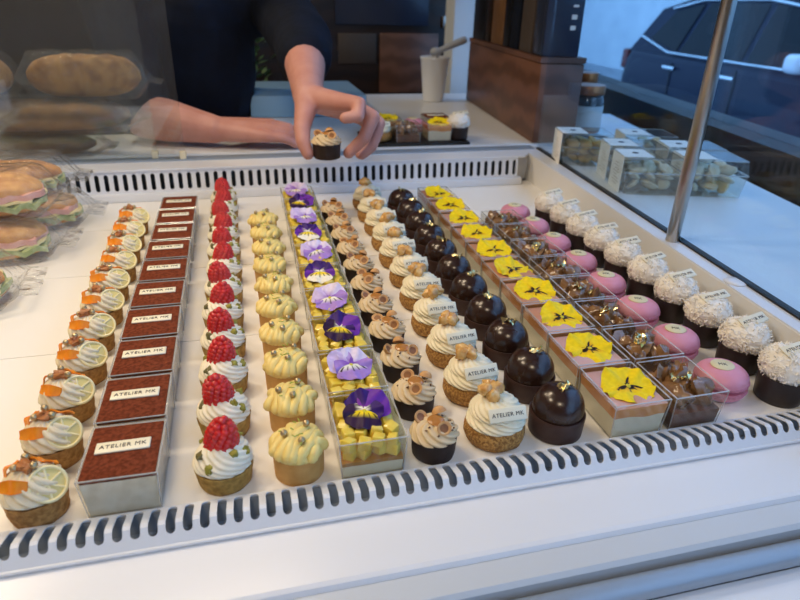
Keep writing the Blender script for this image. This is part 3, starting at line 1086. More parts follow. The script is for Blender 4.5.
XL = -.80
case = thing('display_case', 'white refrigerated pastry display case with slotted air vents and glass panes', 'display case', (0, 0, 0))
b = MB(); b.prism([(XL, .3878), (wall_x(.3878), .3878), (wall_x(1.235), 1.235), (XL, 1.235)], ZT - .02, ZT - .0012)
for ya, yb in ((.3878, .654), (.6555, .869), (.8705, 1.059), (1.0605, 1.235)):
    b.prism([(XL, ya), (wall_x(ya), ya), (wall_x(yb), yb), (XL, yb)], ZT - .0012, ZT)
ob('tray', b.mesh('tray', 'tray', smooth=False), case)


def vent_cells(b, n, pitch, sw, vlen, v0, v1, fmap, origin_u, thick_dir=None):
    """a strip of n cells, each a rectangle with a stadium slot; fmap(u,v)->xyz"""
    for k in range(n):
        u0 = origin_u + k * pitch
        uc = u0 + pitch / 2; h = sw / 2
        hole = []
        m = 6
        for i in range(m + 1):
            a = PI * i / m
            hole.append((uc + h * math.cos(a), v1 - h + h * math.sin(a)))
        mids = 6
        for i in range(1, mids):
            hole.append((uc - h, v1 - h + (v0 + h - (v1 - h)) * i / mids))
        for i in range(m + 1):
            a = PI + PI * i / m
            hole.append((uc + h * math.cos(a), v0 + h + h * math.sin(a)))
        for i in range(1, mids):
            hole.append((uc + h, v0 + h + (v1 - v0 - 2 * h) * i / mids))
        outer = []
        for (x, v) in hole:
            if v >= v1 - h - 1e-9:
                outer.append((u0 + (pitch if x > uc + h * .7 else 0 if x < uc - h * .7 else (x - (uc - h * .7)) / (h * 1.4) * pitch), vlen if abs(x - uc) < h * .72 else v))
            elif v <= v0 + h + 1e-9:
                outer.append((u0 + (pitch if x > uc + h * .7 else 0 if x < uc - h * .7 else (x - (uc - h * .7)) / (h * 1.4) * pitch), 0 if abs(x - uc) < h * .72 else v))
            else:
                outer.append((u0 if x < uc else u0 + pitch, v))
        # corner vertices
        P = len(hole)
        vs = [fmap(*p) for p in hole] + [fmap(*p) for p in outer]
        fs = []
        for i in range(P):
            j = (i + 1) % P
            fs.append((i, j, P + j, P + i))
        o = b.push(vs, fs)
        # fill corner triangles
        for i in range(P):
            j = (i + 1) % P
            (xa, va), (xb, vb) = outer[i], outer[j]
            if abs(xa - xb) > 1e-9 and abs(va - vb) > 1e-9:
                cu = u0 if (xa < uc + 1e-9 and xb < uc + 1e-9) else u0 + pitch
                cv = vlen if max(va, vb) > (v0 + v1) / 2 else 0
                b.push([fmap(xa, va), fmap(xb, vb), fmap(cu, cv)], [(0, 1, 2)])


def front_map(u, v):       # rises from the tray to a crest, then falls over
    if v < .0215: return (u, .3866 - v, -.0038 + .0065 * v / .0215)
    w = v - .0215
    return (u, .3651 - w * .62, .0027 - w * .80)


b = MB()
vent_cells(b, 150, .01235, .0070, .0390, .0012, .0305, front_map, -.80)
me = b.mesh('front_vent', 'case', smooth=False)
fv = ob('front_vent', me, case)
sm = fv.modifiers.new('thickness', 'SOLIDIFY'); sm.thickness = .0010; sm.offset = 0
b = MB(); b.extrude_x([(.3862, -.040), (.3862, -.0260), (.352, -.0260), (.352, -.040)][::-1], XL, 1.05)
b.box((.125, .3858, -.0165), (1.85, .0010, .0200))
b.box((.125, .3560, -.020), (1.85, .0010, .012))
ob('vent_cavity', b.mesh('vent_cavity', 'slot', smooth=False), case)
b = MB()
b.tube([(XL, .3868, -.0042), (1.05, .3868, -.0042)], .0010, 8)
b.box((.125, .3873, -.018), (1.85, .0010, .026))
b.tube([(XL, .3540, -.0116), (1.05, .3540, -.0116)], .0017, 10)
ob('vent_edge', b.mesh('vent_edge', 'case'), case)

b = MB()
b.extrude_x([(.3548, -.0138), (.3548, -.060), (.296, -.060), (.2955, -.0190), (.2975, -.0155), (.3010, -.0142)], XL, 1.05)
ob('front_panel', b.mesh('front_panel', 'case', smooth=False), case)
b = MB()
b.extrude_x([(.2952, -.0192), (.2950, -.0600), (.2740, -.0600), (.2730, -.0250), (.2760, -.0215)], XL, 1.05)
ob('front_trim', b.mesh('front_trim', 'case2', smooth=False), case)
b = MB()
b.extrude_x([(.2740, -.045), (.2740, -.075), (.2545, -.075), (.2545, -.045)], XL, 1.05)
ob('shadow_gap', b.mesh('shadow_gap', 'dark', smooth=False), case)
b = MB()
b.tube([(XL, .2610, -.0365), (1.05, .2610, -.0365)], .0095, 16)
ob('handle_rail', b.mesh('handle_rail', 'frame_blue'), case)
b = MB()
b.extrude_x([(.2540, -.0445), (.2540, -1.05), (.02, -1.05), (.02, -.0445)], XL, 1.05)
b.box((-.135, .765, -.62), (1.33, 1.05, .98))
ob('cabinet_body', b.mesh('cabinet_body', 'case', smooth=False), case)

# back vent: nearly upright slotted face
def back_map(u, v): return (u, 1.222 + v * .10, .006 + v)


b = MB()
vent_cells(b, 82, .0165, .0080, .0425, .0050, .0365, back_map, -.775)
bv = ob('rear_vent', b.mesh('rear_vent', 'case', smooth=False), case)
sm = bv.modifiers.new('thickness', 'SOLIDIFY'); sm.thickness = .0016; sm.offset = 0
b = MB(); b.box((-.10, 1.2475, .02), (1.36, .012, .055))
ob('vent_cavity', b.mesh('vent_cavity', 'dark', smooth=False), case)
b = MB()
b.rbox((-.0975, 1.2165, -.0005), (1.365, .014, .015), .002)
ob('vent_foot', b.mesh('vent_foot', 'case'), case)
b = MB()
b.prism([(XL, 1.2225), (.5905, 1.2225), (.640, 1.2225 + .06), (.64, 1.300), (XL, 1.300)], .0475, .0515)
b.tube([(XL, 1.2245, .0492), (.592, 1.2245, .0492)], .0022, 8)
b.box((-.09, 1.274, .02), (1.42, .04, .055))
ob('rear_ledge', b.mesh('rear_ledge', 'case', smooth=False), case)
# right side wall and ledge
b = MB()
y0, y1 = .3880, 1.300
b.prism([(wall_x(y0), y0), (seal_x(y0) + .035, y0), (seal_x(y1) + .035, y1), (wall_x(y1), y1)], ZT - .02, .0495)
sw = ob('side_wall', b.mesh('side_wall', 'sidewall', smooth=False), case)
b = MB()
b.prism([(wall_x(y0) - .0006, y0 - .02), (seal_x(y0) + .036, y0 - .02), (seal_x(y1) + .036, y1), (wall_x(y1) - .0006, y1)], .0485, .0520)
ob('side_ledge', b.mesh('side_ledge', 'case', smooth=False), case)
b = MB()
b.prism([(seal_x(.2), .2), (seal_x(.2) + .0105, .2), (seal_x(1.285) + .0105, 1.285), (seal_x(1.285), 1.285)], .0505, .0545)
ob('glass_seal', b.mesh('glass_seal', 'seal', smooth=False), case)
b = MB()
b.prism([(seal_x(.2) + .002, .2), (seal_x(.2) + .008, .2), (seal_x(1.283) + .008, 1.283), (seal_x(1.283) + .002, 1.283)], .053, .80)
sg = ob('side_glass', b.mesh('side_glass', 'pane_side', smooth=False), case)
b = MB(); b.lathe([(.0088, 0), (.0092, .0005), (.0092, .76), (.0088, .7605)], 24)
ob('support_post', b.mesh('support_post', 'steel'), case, (.5865, .705, .052))
b = MB(); b.lathe([(.0125, 0), (.0135, .0006), (.0125, .0016), (.004, .0022), (.0004, .0022)], 28)
ob('screw_cap', b.mesh('screw_cap', 'case'), case, (.5745, .563, .052))
b = MB(); b.prism([(XL - .03, .02), (XL, .02), (XL, 1.30), (XL - .03, 1.30)], -1.05, .052)
ob('side_wall', b.mesh('side_wall', 'case', smooth=False), case)
# sliding rear panes pushed to the left
for nm, xr, y in (('sliding_pane', -.114, 1.2860), ('sliding_pane', -.167, 1.2960)):
    b = MB(); b.box(((XL + xr) / 2, y, .40), (xr - XL, .005, .695))
    p = ob(nm, b.mesh('sliding_pane', 'pane', smooth=False), case)
    b = MB(); b.rbox((xr - .004, y - .003, .0625), (.012, .009, .015), .001)
    ob('end_clip', b.mesh('end_clip', 'clip'), p)
b = MB()
for yy in (1.2800, 1.2915, 1.3020):
    b.box((-.08, yy, .0530), (1.44, .0028, .0045))
ob('pane_track', b.mesh('pane_track', 'frame_blue', smooth=False), case)
# lamp bar over the case (out of the frame), carried by two uprights
b = MB(); b.rbox((-.30, .86, .935), (.92, .075, .05), .006)
ob('lamp_bar', b.mesh('lamp_bar', 'lamp_housing'), case)
b = MB(); b.box((-.775, .86, .4815), (.03, .03, .86)); b.box((.12, 1.08, .95), (.03, .44, .02)); b.box((.12, 1.285, .853), (.03, .02, .20)); b.box((-.5, 1.08, .95), (.03, .44, .02))
b.box((-.5, 1.285, .853), (.03, .02, .20)); b.box((-.08, 1.285, .76), (1.44, .03, .03))
ob('lamp_bracket', b.mesh('lamp_bracket', 'steel', smooth=False), case)

# ------------------------------------------------------------------ bagged sandwiches
def half_roll(name, m, L, W, H, z, up, seed, under='crumbw'):
    b = MB(); nu, nv = 34, 16; vs = []; fs = []
    for i in range(nu + 1):
        u = -1 + 2 * i / nu
        prof = (1 - abs(u) ** 3.2) ** .55 if abs(u) < 1 else 0
        for j in range(nv + 1):
            a = PI * j / nv
            x = u * L / 2; y = -math.cos(a) * W / 2 * max(prof, .05)
            zz = (math.sin(a) ** .6) * H * max(prof, .05) * (1 - .12 * u)
            zz *= 1 + .22 * noise.noise(Vector((u * 4 + seed, math.cos(a) * 2, seed)))
            vs.append((x, y, z + (zz if up else -zz)))
    for i in range(nu):
        for j in range(nv):
            k = i * (nv + 1) + j
            fs.append((k, k + 1, k + nv + 2, k + nv + 1))
    b.push(vs, fs)
    b.mi = 1
    b.push([vs[i * (nv + 1)] for i in range(nu + 1)] + [vs[i * (nv + 1) + nv] for i in range(nu + 1)],
           [(i, i + 1, nu + 2 + i, nu + 1 + i) for i in range(nu)])
    return b.mesh(name, [m, under], sharp=1.0)


def slab(name, m, L, W, T, z, seed, wav=.002):
    b = MB(); n = 40; vs = []; fs = []
    for s in (0, 1):
        vs.append((0, 0, z + s * T))
        for i in range(n):
            a = 2 * PI * i / n
            ex = abs(math.cos(a)) ** .55 * math.copysign(1, math.cos(a)); ey = abs(math.sin(a)) ** .55 * math.copysign(1, math.sin(a))
            q = 1 + .11 * noise.noise(Vector((math.cos(a) * 4, math.sin(a) * 4, seed * 1.7)))
            vs.append((ex * L / 2 * q, ey * W / 2 * q, z + s * T + wav * math.sin(a * 11 + seed) + wav * noise.noise(Vector((math.cos(a) * 9, math.sin(a) * 9, seed)))))
    for i in range(n):
        j = (i + 1) % n
        fs += [(0, 1 + j, 1 + i), (n + 1, n + 2 + i, n + 2 + j), (1 + i, 1 + j, n + 2 + j, n + 2 + i)]
    b.push(vs, fs)
    return b.mesh(name, m, sharp=1.0)


def bag_mesh(L, W, H, seed):
    """cellophane sleeve: creased pillow that pinches flat into a fin at the right end"""
    b = MB(); nu, nv = 60, 44; vs = []; fs = []
    for i in range(nu + 1):
        u = i / nu; x = -L / 2 - .015 + u * (L + .055)
        xe = (x + L / 2) / L
        e = 1.0
        if xe > .93: e = max(.03, 1 - ((xe - .93) / .17) ** 1.3)
        if xe < .05: e = max(.05, 1 - ((.05 - xe) / .12))
        for j in range(nv):
            a = 2 * PI * j / nv
            ca, sa = math.cos(a), math.sin(a)
            y = math.copysign(abs(ca) ** .6, ca) * (W / 2 + .006) * (0.75 + .25 * e if xe > .5 else .9 + .1 * e)
            z = H / 2 + math.copysign(abs(sa) ** .7, sa) * (H / 2 + .003) * e
            z += (.14 if xe > 1 else 0) * 0
            cr = noise.noise(Vector((x * 45 + seed, y * 40, z * 60))) * .0035 + abs(noise.noise(Vector((x * 90, y * 70 + seed, z * 70)))) * .0025
            fin = max(0, xe - .93)
            z += fin * H * .55 * (-1)
            vs.append((x, y + cr * ca, max(.0006, z + cr * sa * (1 if e > .2 else .6))))
    for i in range(nu):
        for j in range(nv):
            k = (j + 1) % nv
            fs.append((i * nv + j, i * nv + k, (i + 1) * nv + k, (i + 1) * nv + j))
    b.push(vs, fs)
    return b.mesh('cellophane_bag', 'film', sharp=.55)


def sandwich(loc, rz, L, W, H, crust, label, seed, ham=True, tilt=0):
    t = thing('bagged_sandwich', label, 'sandwich', loc, rz, 'bagged sandwiches')
    t.rotation_euler = (tilt, 0, rz)
    z = .004
    ob('bread_base', half_roll('bread_base', crust, L, W * .95, H * .22, z + H * .22, False, seed), t)
    ob('lettuce', slab('lettuce', 'lettuce', L * .98, W * 1.0, H * .14, z + H * .22, seed, .0035), t)
    ob('cheese_slice', slab('cheese_slice', 'cheese', L * .95, W * .98, H * .06, z + H * .38, seed + 1, .001), t)
    if ham: ob('ham_slice', slab('ham_slice', 'ham', L * .93, W * .99, H * .15, z + H * .44, seed + 2, .0015), t)
    ob('bread_top', half_roll('bread_top', crust, L * .98, W, H * .42, z + H * (.58 if ham else .46), True, seed + 3), t)
    ob('cellophane_bag', bag_mesh(L, W, H + .008, seed), t)
    return t


sandwich((-.408, .800, ZT), .10, .20, .105, .052, 'bread_d', 'bagged seeded roll with lettuce lying on the tray, nearest whole one', 1, ham=False)
sandwich((-.395, .965, ZT), .03, .20, .095, .055, 'bread', 'bagged ham sandwich lying underneath another one, beside the orange tarts', 2)
sandwich((-.392, .990, .0515), -.05, .20, .10, .058, 'bread', 'bagged ham and lettuce sandwich on top of the stack', 3)
sandwich((-.375, 1.105, ZT), .05, .19, .09, .055, 'bread', 'bagged sandwich at the back against the slotted vent, behind the stack', 4)
sandwich((-.425, .660, ZT), .05, .18, .09, .05, 'bread', 'bagged sandwich cut off by the left edge, lowest in the photo', 5, ham=False)
sandwich((-.392, 1.118, .0490), .02, .19, .09, .052, 'bread_d', 'bagged roll lying on the rear sandwich, against the glass', 6, ham=False)

def loaf(loc, L, W, H, label, seed, crust):
    t = thing('bagged_loaf', label, 'loaf', loc, 0, 'bagged loaves behind the glass')
    b = MB(); nu, nv = 40, 24; vs = []; fs = []
    for i in range(nu + 1):
        u = -1 + 2 * i / nu; e = max(.05, 1 - abs(u) ** 3.5) ** .5
        for j in range(nv):
            a = 2 * PI * j / nv; ca, sa = math.cos(a), math.sin(a)
            q = 1 + .10 * noise.noise(Vector((u * 5 + seed, ca * 2, sa * 2)))
            vs.append((u * L / 2, math.copysign(abs(ca) ** .6, ca) * W / 2 * e * q, .004 + H / 2 + math.copysign(abs(sa) ** .6, sa) * H / 2 * e * (q if sa > 0 else 1)))
    for i in range(nu):
        for j in range(nv):
            k = (j + 1) % nv
            fs.append((i * nv + j, i * nv + k, (i + 1) * nv + k, (i + 1) * nv + j))
    fs.append(tuple(reversed(range(nv)))); fs.append(tuple(range(nu * nv, (nu + 1) * nv)))
    b.push(vs, fs)
    ob('loaf_crust', b.mesh('loaf_crust', crust), t)
    ob('cellophane_bag', bag_mesh(L, W, H + .008, seed), t)
    return t


loaf((-.425, 1.362, .0505), .27, .078, .038, 'bagged loaf toned dark as in shade, lowest of the pile behind the glass', 11, 'shaded')
loaf((-.372, 1.362, .0990), .31, .080, .056, 'bagged loaf toned dark as in shade, middle of the pile behind the glass', 12, 'shaded')
loaf((-.285, 1.362, .1615), .200, .080, .076, 'bagged golden loaf, upper right of the pile behind the glass', 13, 'bread_d')
loaf((-.500, 1.362, .1615), .175, .080, .074, 'bagged brown loaf, upper left of the pile behind the glass', 14, 'bread')

# ------------------------------------------------------------------ rear counter, things on it
b = MB()
b.prism([(-.85, 1.3460), (.86, 1.3460), (.90, 2.14), (.025, 2.14), (.015, 1.56), (-.85, 1.56)], .018, .050)
b.prism([(-.85, 1.3065), (.86, 1.3065), (.86, 1.3460), (-.85, 1.3460)], .018, .036)
for yy in (1.318, 1.332): b.box((.005, yy, .037), (1.71, .004, .004))
rc = ob('rear_worktop', b.mesh('rear_worktop', 'counterw', smooth=False))
tag(rc, 'white worktop behind the display case, under the hands and black slate', 'worktop')
b = MB(); b.box((.445, 1.75, -.5615), (.72, .72, 1.157))
tag(ob('rear_cabinet', b.mesh('rear_cabinet', 'blackm', smooth=False)), 'dark cabinet under the rear worktop, below the black slate', 'cabinet')
b = MB(); b.box((-.45, 1.44, -.5615), (.78, .18, 1.157))
tag(ob('rear_cabinet', b.mesh('rear_cabinet', 'blackm', smooth=False)), 'narrow dark cabinet under the rear worktop, below the forearm', 'cabinet')

CZ = .0505
b = MB(); b.rbox((0, 0, .003), (.240, .150, .006), .001)
sl = ob('slate_board', b.mesh('slate_board', 'slate'), None, (.392, 1.425, CZ), (0, 0, -.02))
tag(sl, 'black slate board under the sample pastries on the rear worktop', 'slate')
SZ = CZ + .0065


def sample(make, k, loc, label, rz=0, group='sample pastries on the slate'):
    o = make(k); o.location = loc; o.rotation_euler = (0, 0, rz)
    tag(o, label, None, group)
    return o


sample(make_choux, 2, (.305, 1.392, SZ), 'cream puff on the slate, right beside the fingers')
sample(make_peach, 1, (.338, 1.462, SZ), 'peach jelly cup with yellow pansy at the slate rear, behind the cream puff')
sample(make_chestnut, 2, (.365, 1.388, SZ), 'brown layered cup at the front of the slate, between puff and coconut cake')
sample(make_macaron, 1, (.404, 1.462, SZ), 'pink macaron on the slate, behind the brown cup')
sample(make_tiramisu, 1, (.462, 1.470, SZ), 'tiramisu cup at the rear of the slate, right of the pink macaron')
sample(make_peach, 3, (.443, 1.397, SZ), 'peach cup with yellow pansy at the slate front, left of coconut cake', -.05)
sample(make_coconut, 2, (.492, 1.384, SZ), 'white coconut cake on the slate, at its right end')

# paper cup and spoon
cp = thing('paper_cup', 'white paper cup on the rear worktop beside the wooden crate', 'cup', (.612, 1.985, CZ))
b = MB(); b.lathe([(.030, 0), (.033, .001), (.0445, .126), (.0465, .128), (.0475, .131), (.0465, .1335), (.0435, .131), (.032, .006), (.0004, .006)], 36)
ob('cup_wall', b.mesh('cup_wall', 'cupw'), cp)
sp = thing('plastic_spoon', 'pale plastic spoon leaning out of the white paper cup', 'spoon', (0, 0, 0))
b = MB(); p0 = Vector((.600, 1.985, CZ + .02)); p1 = at(436, 52, 1.99); p2 = at(464, 40, 2.0)
b.tube([p0, p1, p1.lerp(p2, .5), p2], [.006, .011, .010, .012], 10)
b.ell(p1, (.02, .014, .014), 14, 8)
ob('spoon_handle', b.mesh('spoon_handle', 'spoonm'), sp)

# pale box and plant on the left of the worktop
p = MB(); p.rbox((.185, 1.885, .079), (.315, .30, .056), .003)
bb = ob('storage_box', p.mesh('storage_box', 'bluebox'), None)
tag(bb, 'flat pale blue box on the rear worktop, behind the hands', 'box')

# wooden crate with upright boards
cr = thing('wooden_crate', 'long brown wooden crate on the rear worktop beside the glass corner', 'crate', (.748, 1.665, CZ), -math.radians(5.8))
b = MB(); b.rbox((0, 0, .0885), (.104, .66, .177), .004)
ob('crate_body', b.mesh('crate_body', 'wood'), cr)
b = MB(); b.box((-.0, .0, .184), (.107, .662, .012))
ob('crate_lid', b.mesh('crate_lid', 'wood'), cr)
CT = CZ + .1905


def board(name, yy, th, h, d, m, label, lean=0):
    c = cr.matrix_basis
    b = MB(); b.rbox((0, 0, h / 2), (d, th, h), .002)
    o = ob(name, b.mesh(name, m), None)
    o.location = Matrix.Translation(cr.location) @ Euler(cr.rotation_euler).to_matrix().to_4x4() @ Vector((-.006, yy, CT - CZ))
    o.location.z = CT
    o.rotation_euler = (lean, 0, cr.rotation_euler[2])
    return tag(o, label, 'box', 'boxes standing on the crate')


board('storage_tin', .245, .135, .34, .085, 'blackm', 'black tall box standing on the crate, farthest from the case')
board('storage_tin', .145, .040, .36, .085, 'walnut', 'very dark brown slim box on the crate, beside the black one')
board('wooden_board', .050, .11, .38, .085, 'wood_v', 'light brown wooden board standing on the crate')
board('storage_tin', -.035, .045, .35, .085, 'blackm', 'slim black box on the crate, between the brown board and navy box')
board('storage_tin', -.105, .065, .33, .085, 'navy', 'navy box standing on the crate')
board('storage_tin', -.195, .085, .35, .085, 'taupe', 'taupe box standing on the crate, right of the navy box')
pb = board('printed_box', -.285, .07, .36, .085, 'bluepanel', 'dark box with pale vertical print at the front end of the crate')
b = MB(); rs = random.Random(3)
for i in range(7): b.box((.022 + rs.uniform(-.002, .002), -.0353, .06 + i * .022), (.012, .0008, .004 + rs.random() * .009))
ob('print_mark', b.mesh('print_mark', 'paper', smooth=False), pb)

# right-hand counter, cookie boxes, jars
def edge_x(y): return .916 + .190 * (y - .812)


b = MB()
b.prism([(seal_x(.2) + .040, .2), (edge_x(.2), .2), (edge_x(1.70), 1.70), (seal_x(1.298) + .25, 1.70), (seal_x(1.298) + .24, 1.302), (seal_x(1.298) + .040, 1.302)], .012, .0500)
sc_ = ob('side_worktop', b.mesh('side_worktop', 'counterw', smooth=False))
tag(sc_, 'white worktop right of the case, under the biscuit boxes', 'worktop')
b = MB()
b.prism([(seal_x(.25) + .060, .25), (edge_x(.25) - .03, .25), (edge_x(1.65) - .03, 1.65), (seal_x(1.298) + .27, 1.65), (seal_x(1.298) + .06, 1.29)], -1.14, .0115)
tag(ob('side_cabinet', b.mesh('side_cabinet', 'blackm', smooth=False)), 'dark cabinet under the white side worktop', 'cabinet')


def biscuit_mesh(seed, m):
    b = MB(); b.ell((0, 0, 0), (.0165, .0120, .0055), 16, 10, lump=.25, lscale=1.4, seed=seed)
    return b.mesh('biscuit', m, sharp=2)


BISC = [biscuit_mesh(k, 'almond') for k in range(3)]
BISG = [biscuit_mesh(k + 5, 'cornflake') for k in range(2)]
CBW, CBD, CBH = .104, .084, .064
CB_CUP = open_cup_mesh(CBW, CBD, CBH * .62, .90, th=.0012, rim=.003)
b = MB()
def _ring(f, z): return [(-CBW / 2 * f, -CBD / 2 * f, z), (CBW / 2 * f, -CBD / 2 * f, z), (CBW / 2 * f, CBD / 2 * f, z), (-CBW / 2 * f, CBD / 2 * f, z)]
v = _ring(1.02, CBH * .62) + _ring(.94, CBH)
b.push(v, [(0, 1, 5, 4), (1, 2, 6, 5), (2, 3, 7, 6), (3, 0, 4, 7), (4, 5, 6, 7)])
b.mi = 1
for k in range(4):
    b.tube([v[k], v[(k + 1) % 4]], .0009, 6, caps=False); b.tube([v[4 + k], v[4 + (k + 1) % 4]], .0006, 6, caps=False)
CB_LID = b.mesh('clear_lid', ['clearbox', 'clearedge'], smooth=False)
b = MB()      # paper band: down the left end and over the top
xa, T = -CBW / 2 * 1.02 - .0022, .0006
for (c, d, r) in (((xa + .0005, 0, CBH * .5), (.0007, .062, CBH), (0, 0, 0)), ((-CBW / 2 + .024, 0, CBH + .0012), (.052, .062, .0007), (0, 0, 0))):
    b.box(c, d, r)
CB_BAND = b.mesh('paper_band', 'paper', smooth=False)
b = MB(); rs = random.Random(9)
for i in range(8): b.box((xa + .0001, rs.uniform(-.003, .003), .012 + i * .0052), (.0003, .026 + rs.uniform(-.012, .014), .0014))
CB_LINES = b.mesh('print_lines', 'printed', smooth=False)
b = MB(); b.lathe([(.0058, 0), (.0058, .0004), (.0045, .0004), (.0045, 0)], 20); b.box((0, 0, .0002), (.0012, .009, .0004)); b.box((0, 0, .0002), (.009, .0012, .0004))
CB_EMB = b.mesh('emblem', 'emblem', smooth=False)


def cookie_box(loc, rz, label, seed, golden=False):
    t = thing('biscuit_box', label, 'biscuit box', loc, rz, 'biscuit boxes on the side worktop')
    ob('clear_tub', CB_CUP, t); ob('clear_lid', CB_LID, t)
    bd = ob('paper_band', CB_BAND, t); ob('print_lines', CB_LINES, bd); ob('emblem', CB_EMB, bd, (-CBW / 2 + .026, 0, CBH + .0016), (0, 0, .3))
    rs = random.Random(seed)
    for i in range(18):
        gx, gy, gz = i % 3, (i // 3) % 2, i // 6
        ob('biscuit', (BISG if golden else BISC)[rs.randrange(2)], t,
           ((gx - 1) * .026 + rs.uniform(-.003, .003), (gy - .5) * .031 + rs.uniform(-.004, .004), .015 + gz * .0135 + rs.uniform(-.001, .002)),
           (rs.uniform(-1.0, 1.0), rs.uniform(-.5, .5), rs.random() * 3))
    return t


CR = math.radians(-15)
def cb(px, py, y, *a, **k): pass
Q = .0505
u_, w_ = Vector((math.cos(CR), math.sin(CR), 0)), Vector((-math.sin(CR), math.cos(CR), 0))
o0 = Vector((.703, .952, Q))
cookie_box(o0, CR, 'biscuit box with white band, nearest the camera of the six', 1)
cookie_box(o0 + u_ * .109, CR, 'biscuit box just behind the steel post, right end of the front pair', 2)
cookie_box(o0 + w_ * .090 + u_ * .112, CR, 'biscuit box at the right rear, behind the one by the post', 3)
cookie_box(o0 + w_ * .090 + u_ * .002, CR, 'biscuit box in the middle, directly behind the nearest box', 4)
cookie_box(Vector((.690, 1.158, Q)), CR + .03, 'biscuit box of golden flakes, closest to the rear glass corner', 5, True)
cookie_box(Vector((.815, 1.128, Q)), CR + .02, 'biscuit box between the jar and the middle boxes', 6)

jr = thing('glass_jar', 'dark glass jar with copper lid and pale label beside the crate', 'jar', (.842, 1.430, Q))
b = MB(); b.lathe([(.036, 0), (.041, .003), (.042, .01), (.042, .085), (.036, .096), (.033, .100)], 36)
ob('jar_body', b.mesh('jar_body', 'jarg'), jr)
b = MB(); b.lathe([(.0424, .014), (.0428, .015), (.0428, .072), (.0424, .073)], 36)
ob('jar_label', b.mesh('jar_label', 'jarlabel'), jr)
b = MB(); b.lathe([(.034, .098), (.041, .099), (.0415, .101), (.0415, .118), (.040, .120), (.0004, .120)], 36)
ob('jar_lid', b.mesh('jar_lid', 'copper'), jr)
jr2 = copy_tree(jr); jr2.location = (.905, 1.56, Q); jr2.scale = (.8, .8, 1.12)
tag(jr2, 'slimmer glass jar with copper lid, mostly hidden behind the front jar', 'jar')

# ------------------------------------------------------------------ the shop assistant
def capsule(b, p, q, r0, r1, n=16):
    p, q = Vector(p), Vector(q); d = (q - p); L = d.length
    if L < 1e-6: d = Vector((0, 0, 1))
    d.normalize()
    u = d.cross(Vector((0, 0, 1)) if abs(d.z) < .9 else Vector((1, 0, 0))).normalized(); w = d.cross(u)
    rings = []
    for k in range(6): a = -PI / 2 + PI / 2 * k / 5; rings.append((p + d * r0 * math.sin(a), max(.0001, r0 * math.cos(a))))
    for k in range(6): a = PI / 2 * k / 5; rings.append((q + d * r1 * math.sin(a), max(.0001, r1 * math.cos(a))))
    vs = []; fs = []
    for c, r in rings:
        for i in range(n):
            th = 2 * PI * i / n; vs.append(c + (u * math.cos(th) + w * math.sin(th)) * r)
    for k in range(len(rings) - 1):
        for i in range(n):
            j = (i + 1) % n; fs.append((k * n + i, k * n + j, (k + 1) * n + j, (k + 1) * n + i))
    fs.append(tuple(reversed(range(n)))); fs.append(tuple(range((len(rings) - 1) * n, len(rings) * n)))
    b.push(vs, fs)


def chain(b, pts):
    for (p, r), (q, s) in zip(pts[:-1], pts[1:]): capsule(b, p, q, r, s)


def remeshed(name, b, voxel, m, smooth=4):
    me = b.mesh(name, m)
    o = bpy.data.objects.new(name, me); COL.objects.link(o)
    r = o.modifiers.new('r', 'REMESH'); r.mode = 'VOXEL'; r.voxel_size = voxel; r.use_smooth_shade = True
    s = o.modifiers.new('s', 'SMOOTH'); s.factor = .5; s.iterations = smooth
    dg = bpy.context.evaluated_depsgraph_get()
    out = bpy.data.meshes.new_from_object(o.evaluated_get(dg))
    bpy.data.objects.remove(o)
    out.name = name
    out.materials.clear(); out.materials.append(M[m])
    out.polygons.foreach_set('use_smooth', [True] * len(out.polygons))
    return out


FLZ = -1.14
FLS = FLZ + .14
ps = thing('person', 'person in a navy shirt leaning on the rear worktop, holding out a small tart', 'person', (-.12, 1.80, FLS))
OFF = Vector((-.12, 1.80, FLS))
b = MB(); b.T = Matrix.Translation(-OFF)
SHL, SHR = (-.270, 1.735, .335), (.105, 1.735, .335)
ELL, ELR = (-.205, 1.470, .106), (.142, 1.42, .262)
WRL, WRR = at(214, 129, 1.392), at(308, 97, 1.135)
PEL = (-.12, 1.84, -.12)
chain(b, [((-.18, 1.84, -.13), .10), ((-.06, 1.84, -.13), .10)])
chain(b, [(PEL, .13), ((-.11, 1.81, .02), .115), ((-.10, 1.77, .17), .135), ((-.09, 1.745, .27), .125)])
chain(b, [(SHL, .058), ((-.165, 1.74, .33), .085), ((-.005, 1.74, .33), .085), (SHR, .058)])
chain(b, [((-.085, 1.735, .36), .06), ((-.08, 1.705, .46), .052)])
# head with jaw, nose, ears, brow
hc = Vector((-.08, 1.675, .555))
b.ell(hc, (.075, .094, .105), 24, 16)
b.ell(hc + Vector((0, -.030, -.062)), (.052, .060, .050), 20, 12)
capsule(b, hc + Vector((0, -.088, .008)), hc + Vector((0, -.112, -.022)), .008, .012)
for s in (-1, 1):
    b.ell(hc + Vector((s * .078, .008, -.008)), (.010, .020, .032), 12, 8)
    b.ell(hc + Vector((s * .030, -.082, .024)), (.024, .012, .008), 12, 8)
capsule(b, hc + Vector((-.020, -.090, -.055)), hc + Vector((.020, -.090, -.055)), .007, .007)
# legs and feet
for s in (-1, 1):
    hx = -.12 + s * .075
    chain(b, [((hx, 1.84, -.16), .085), ((hx + s * .01, 1.82, FLS + .47), .062), ((hx + s * .01, 1.84, FLS + .30), .058), ((hx + s * .01, 1.86, FLS + .085), .040)])
    chain(b, [((hx + s * .01, 1.87, FLS + .045), .042), ((hx + s * .015, 1.70, FLS + .032), .032)])
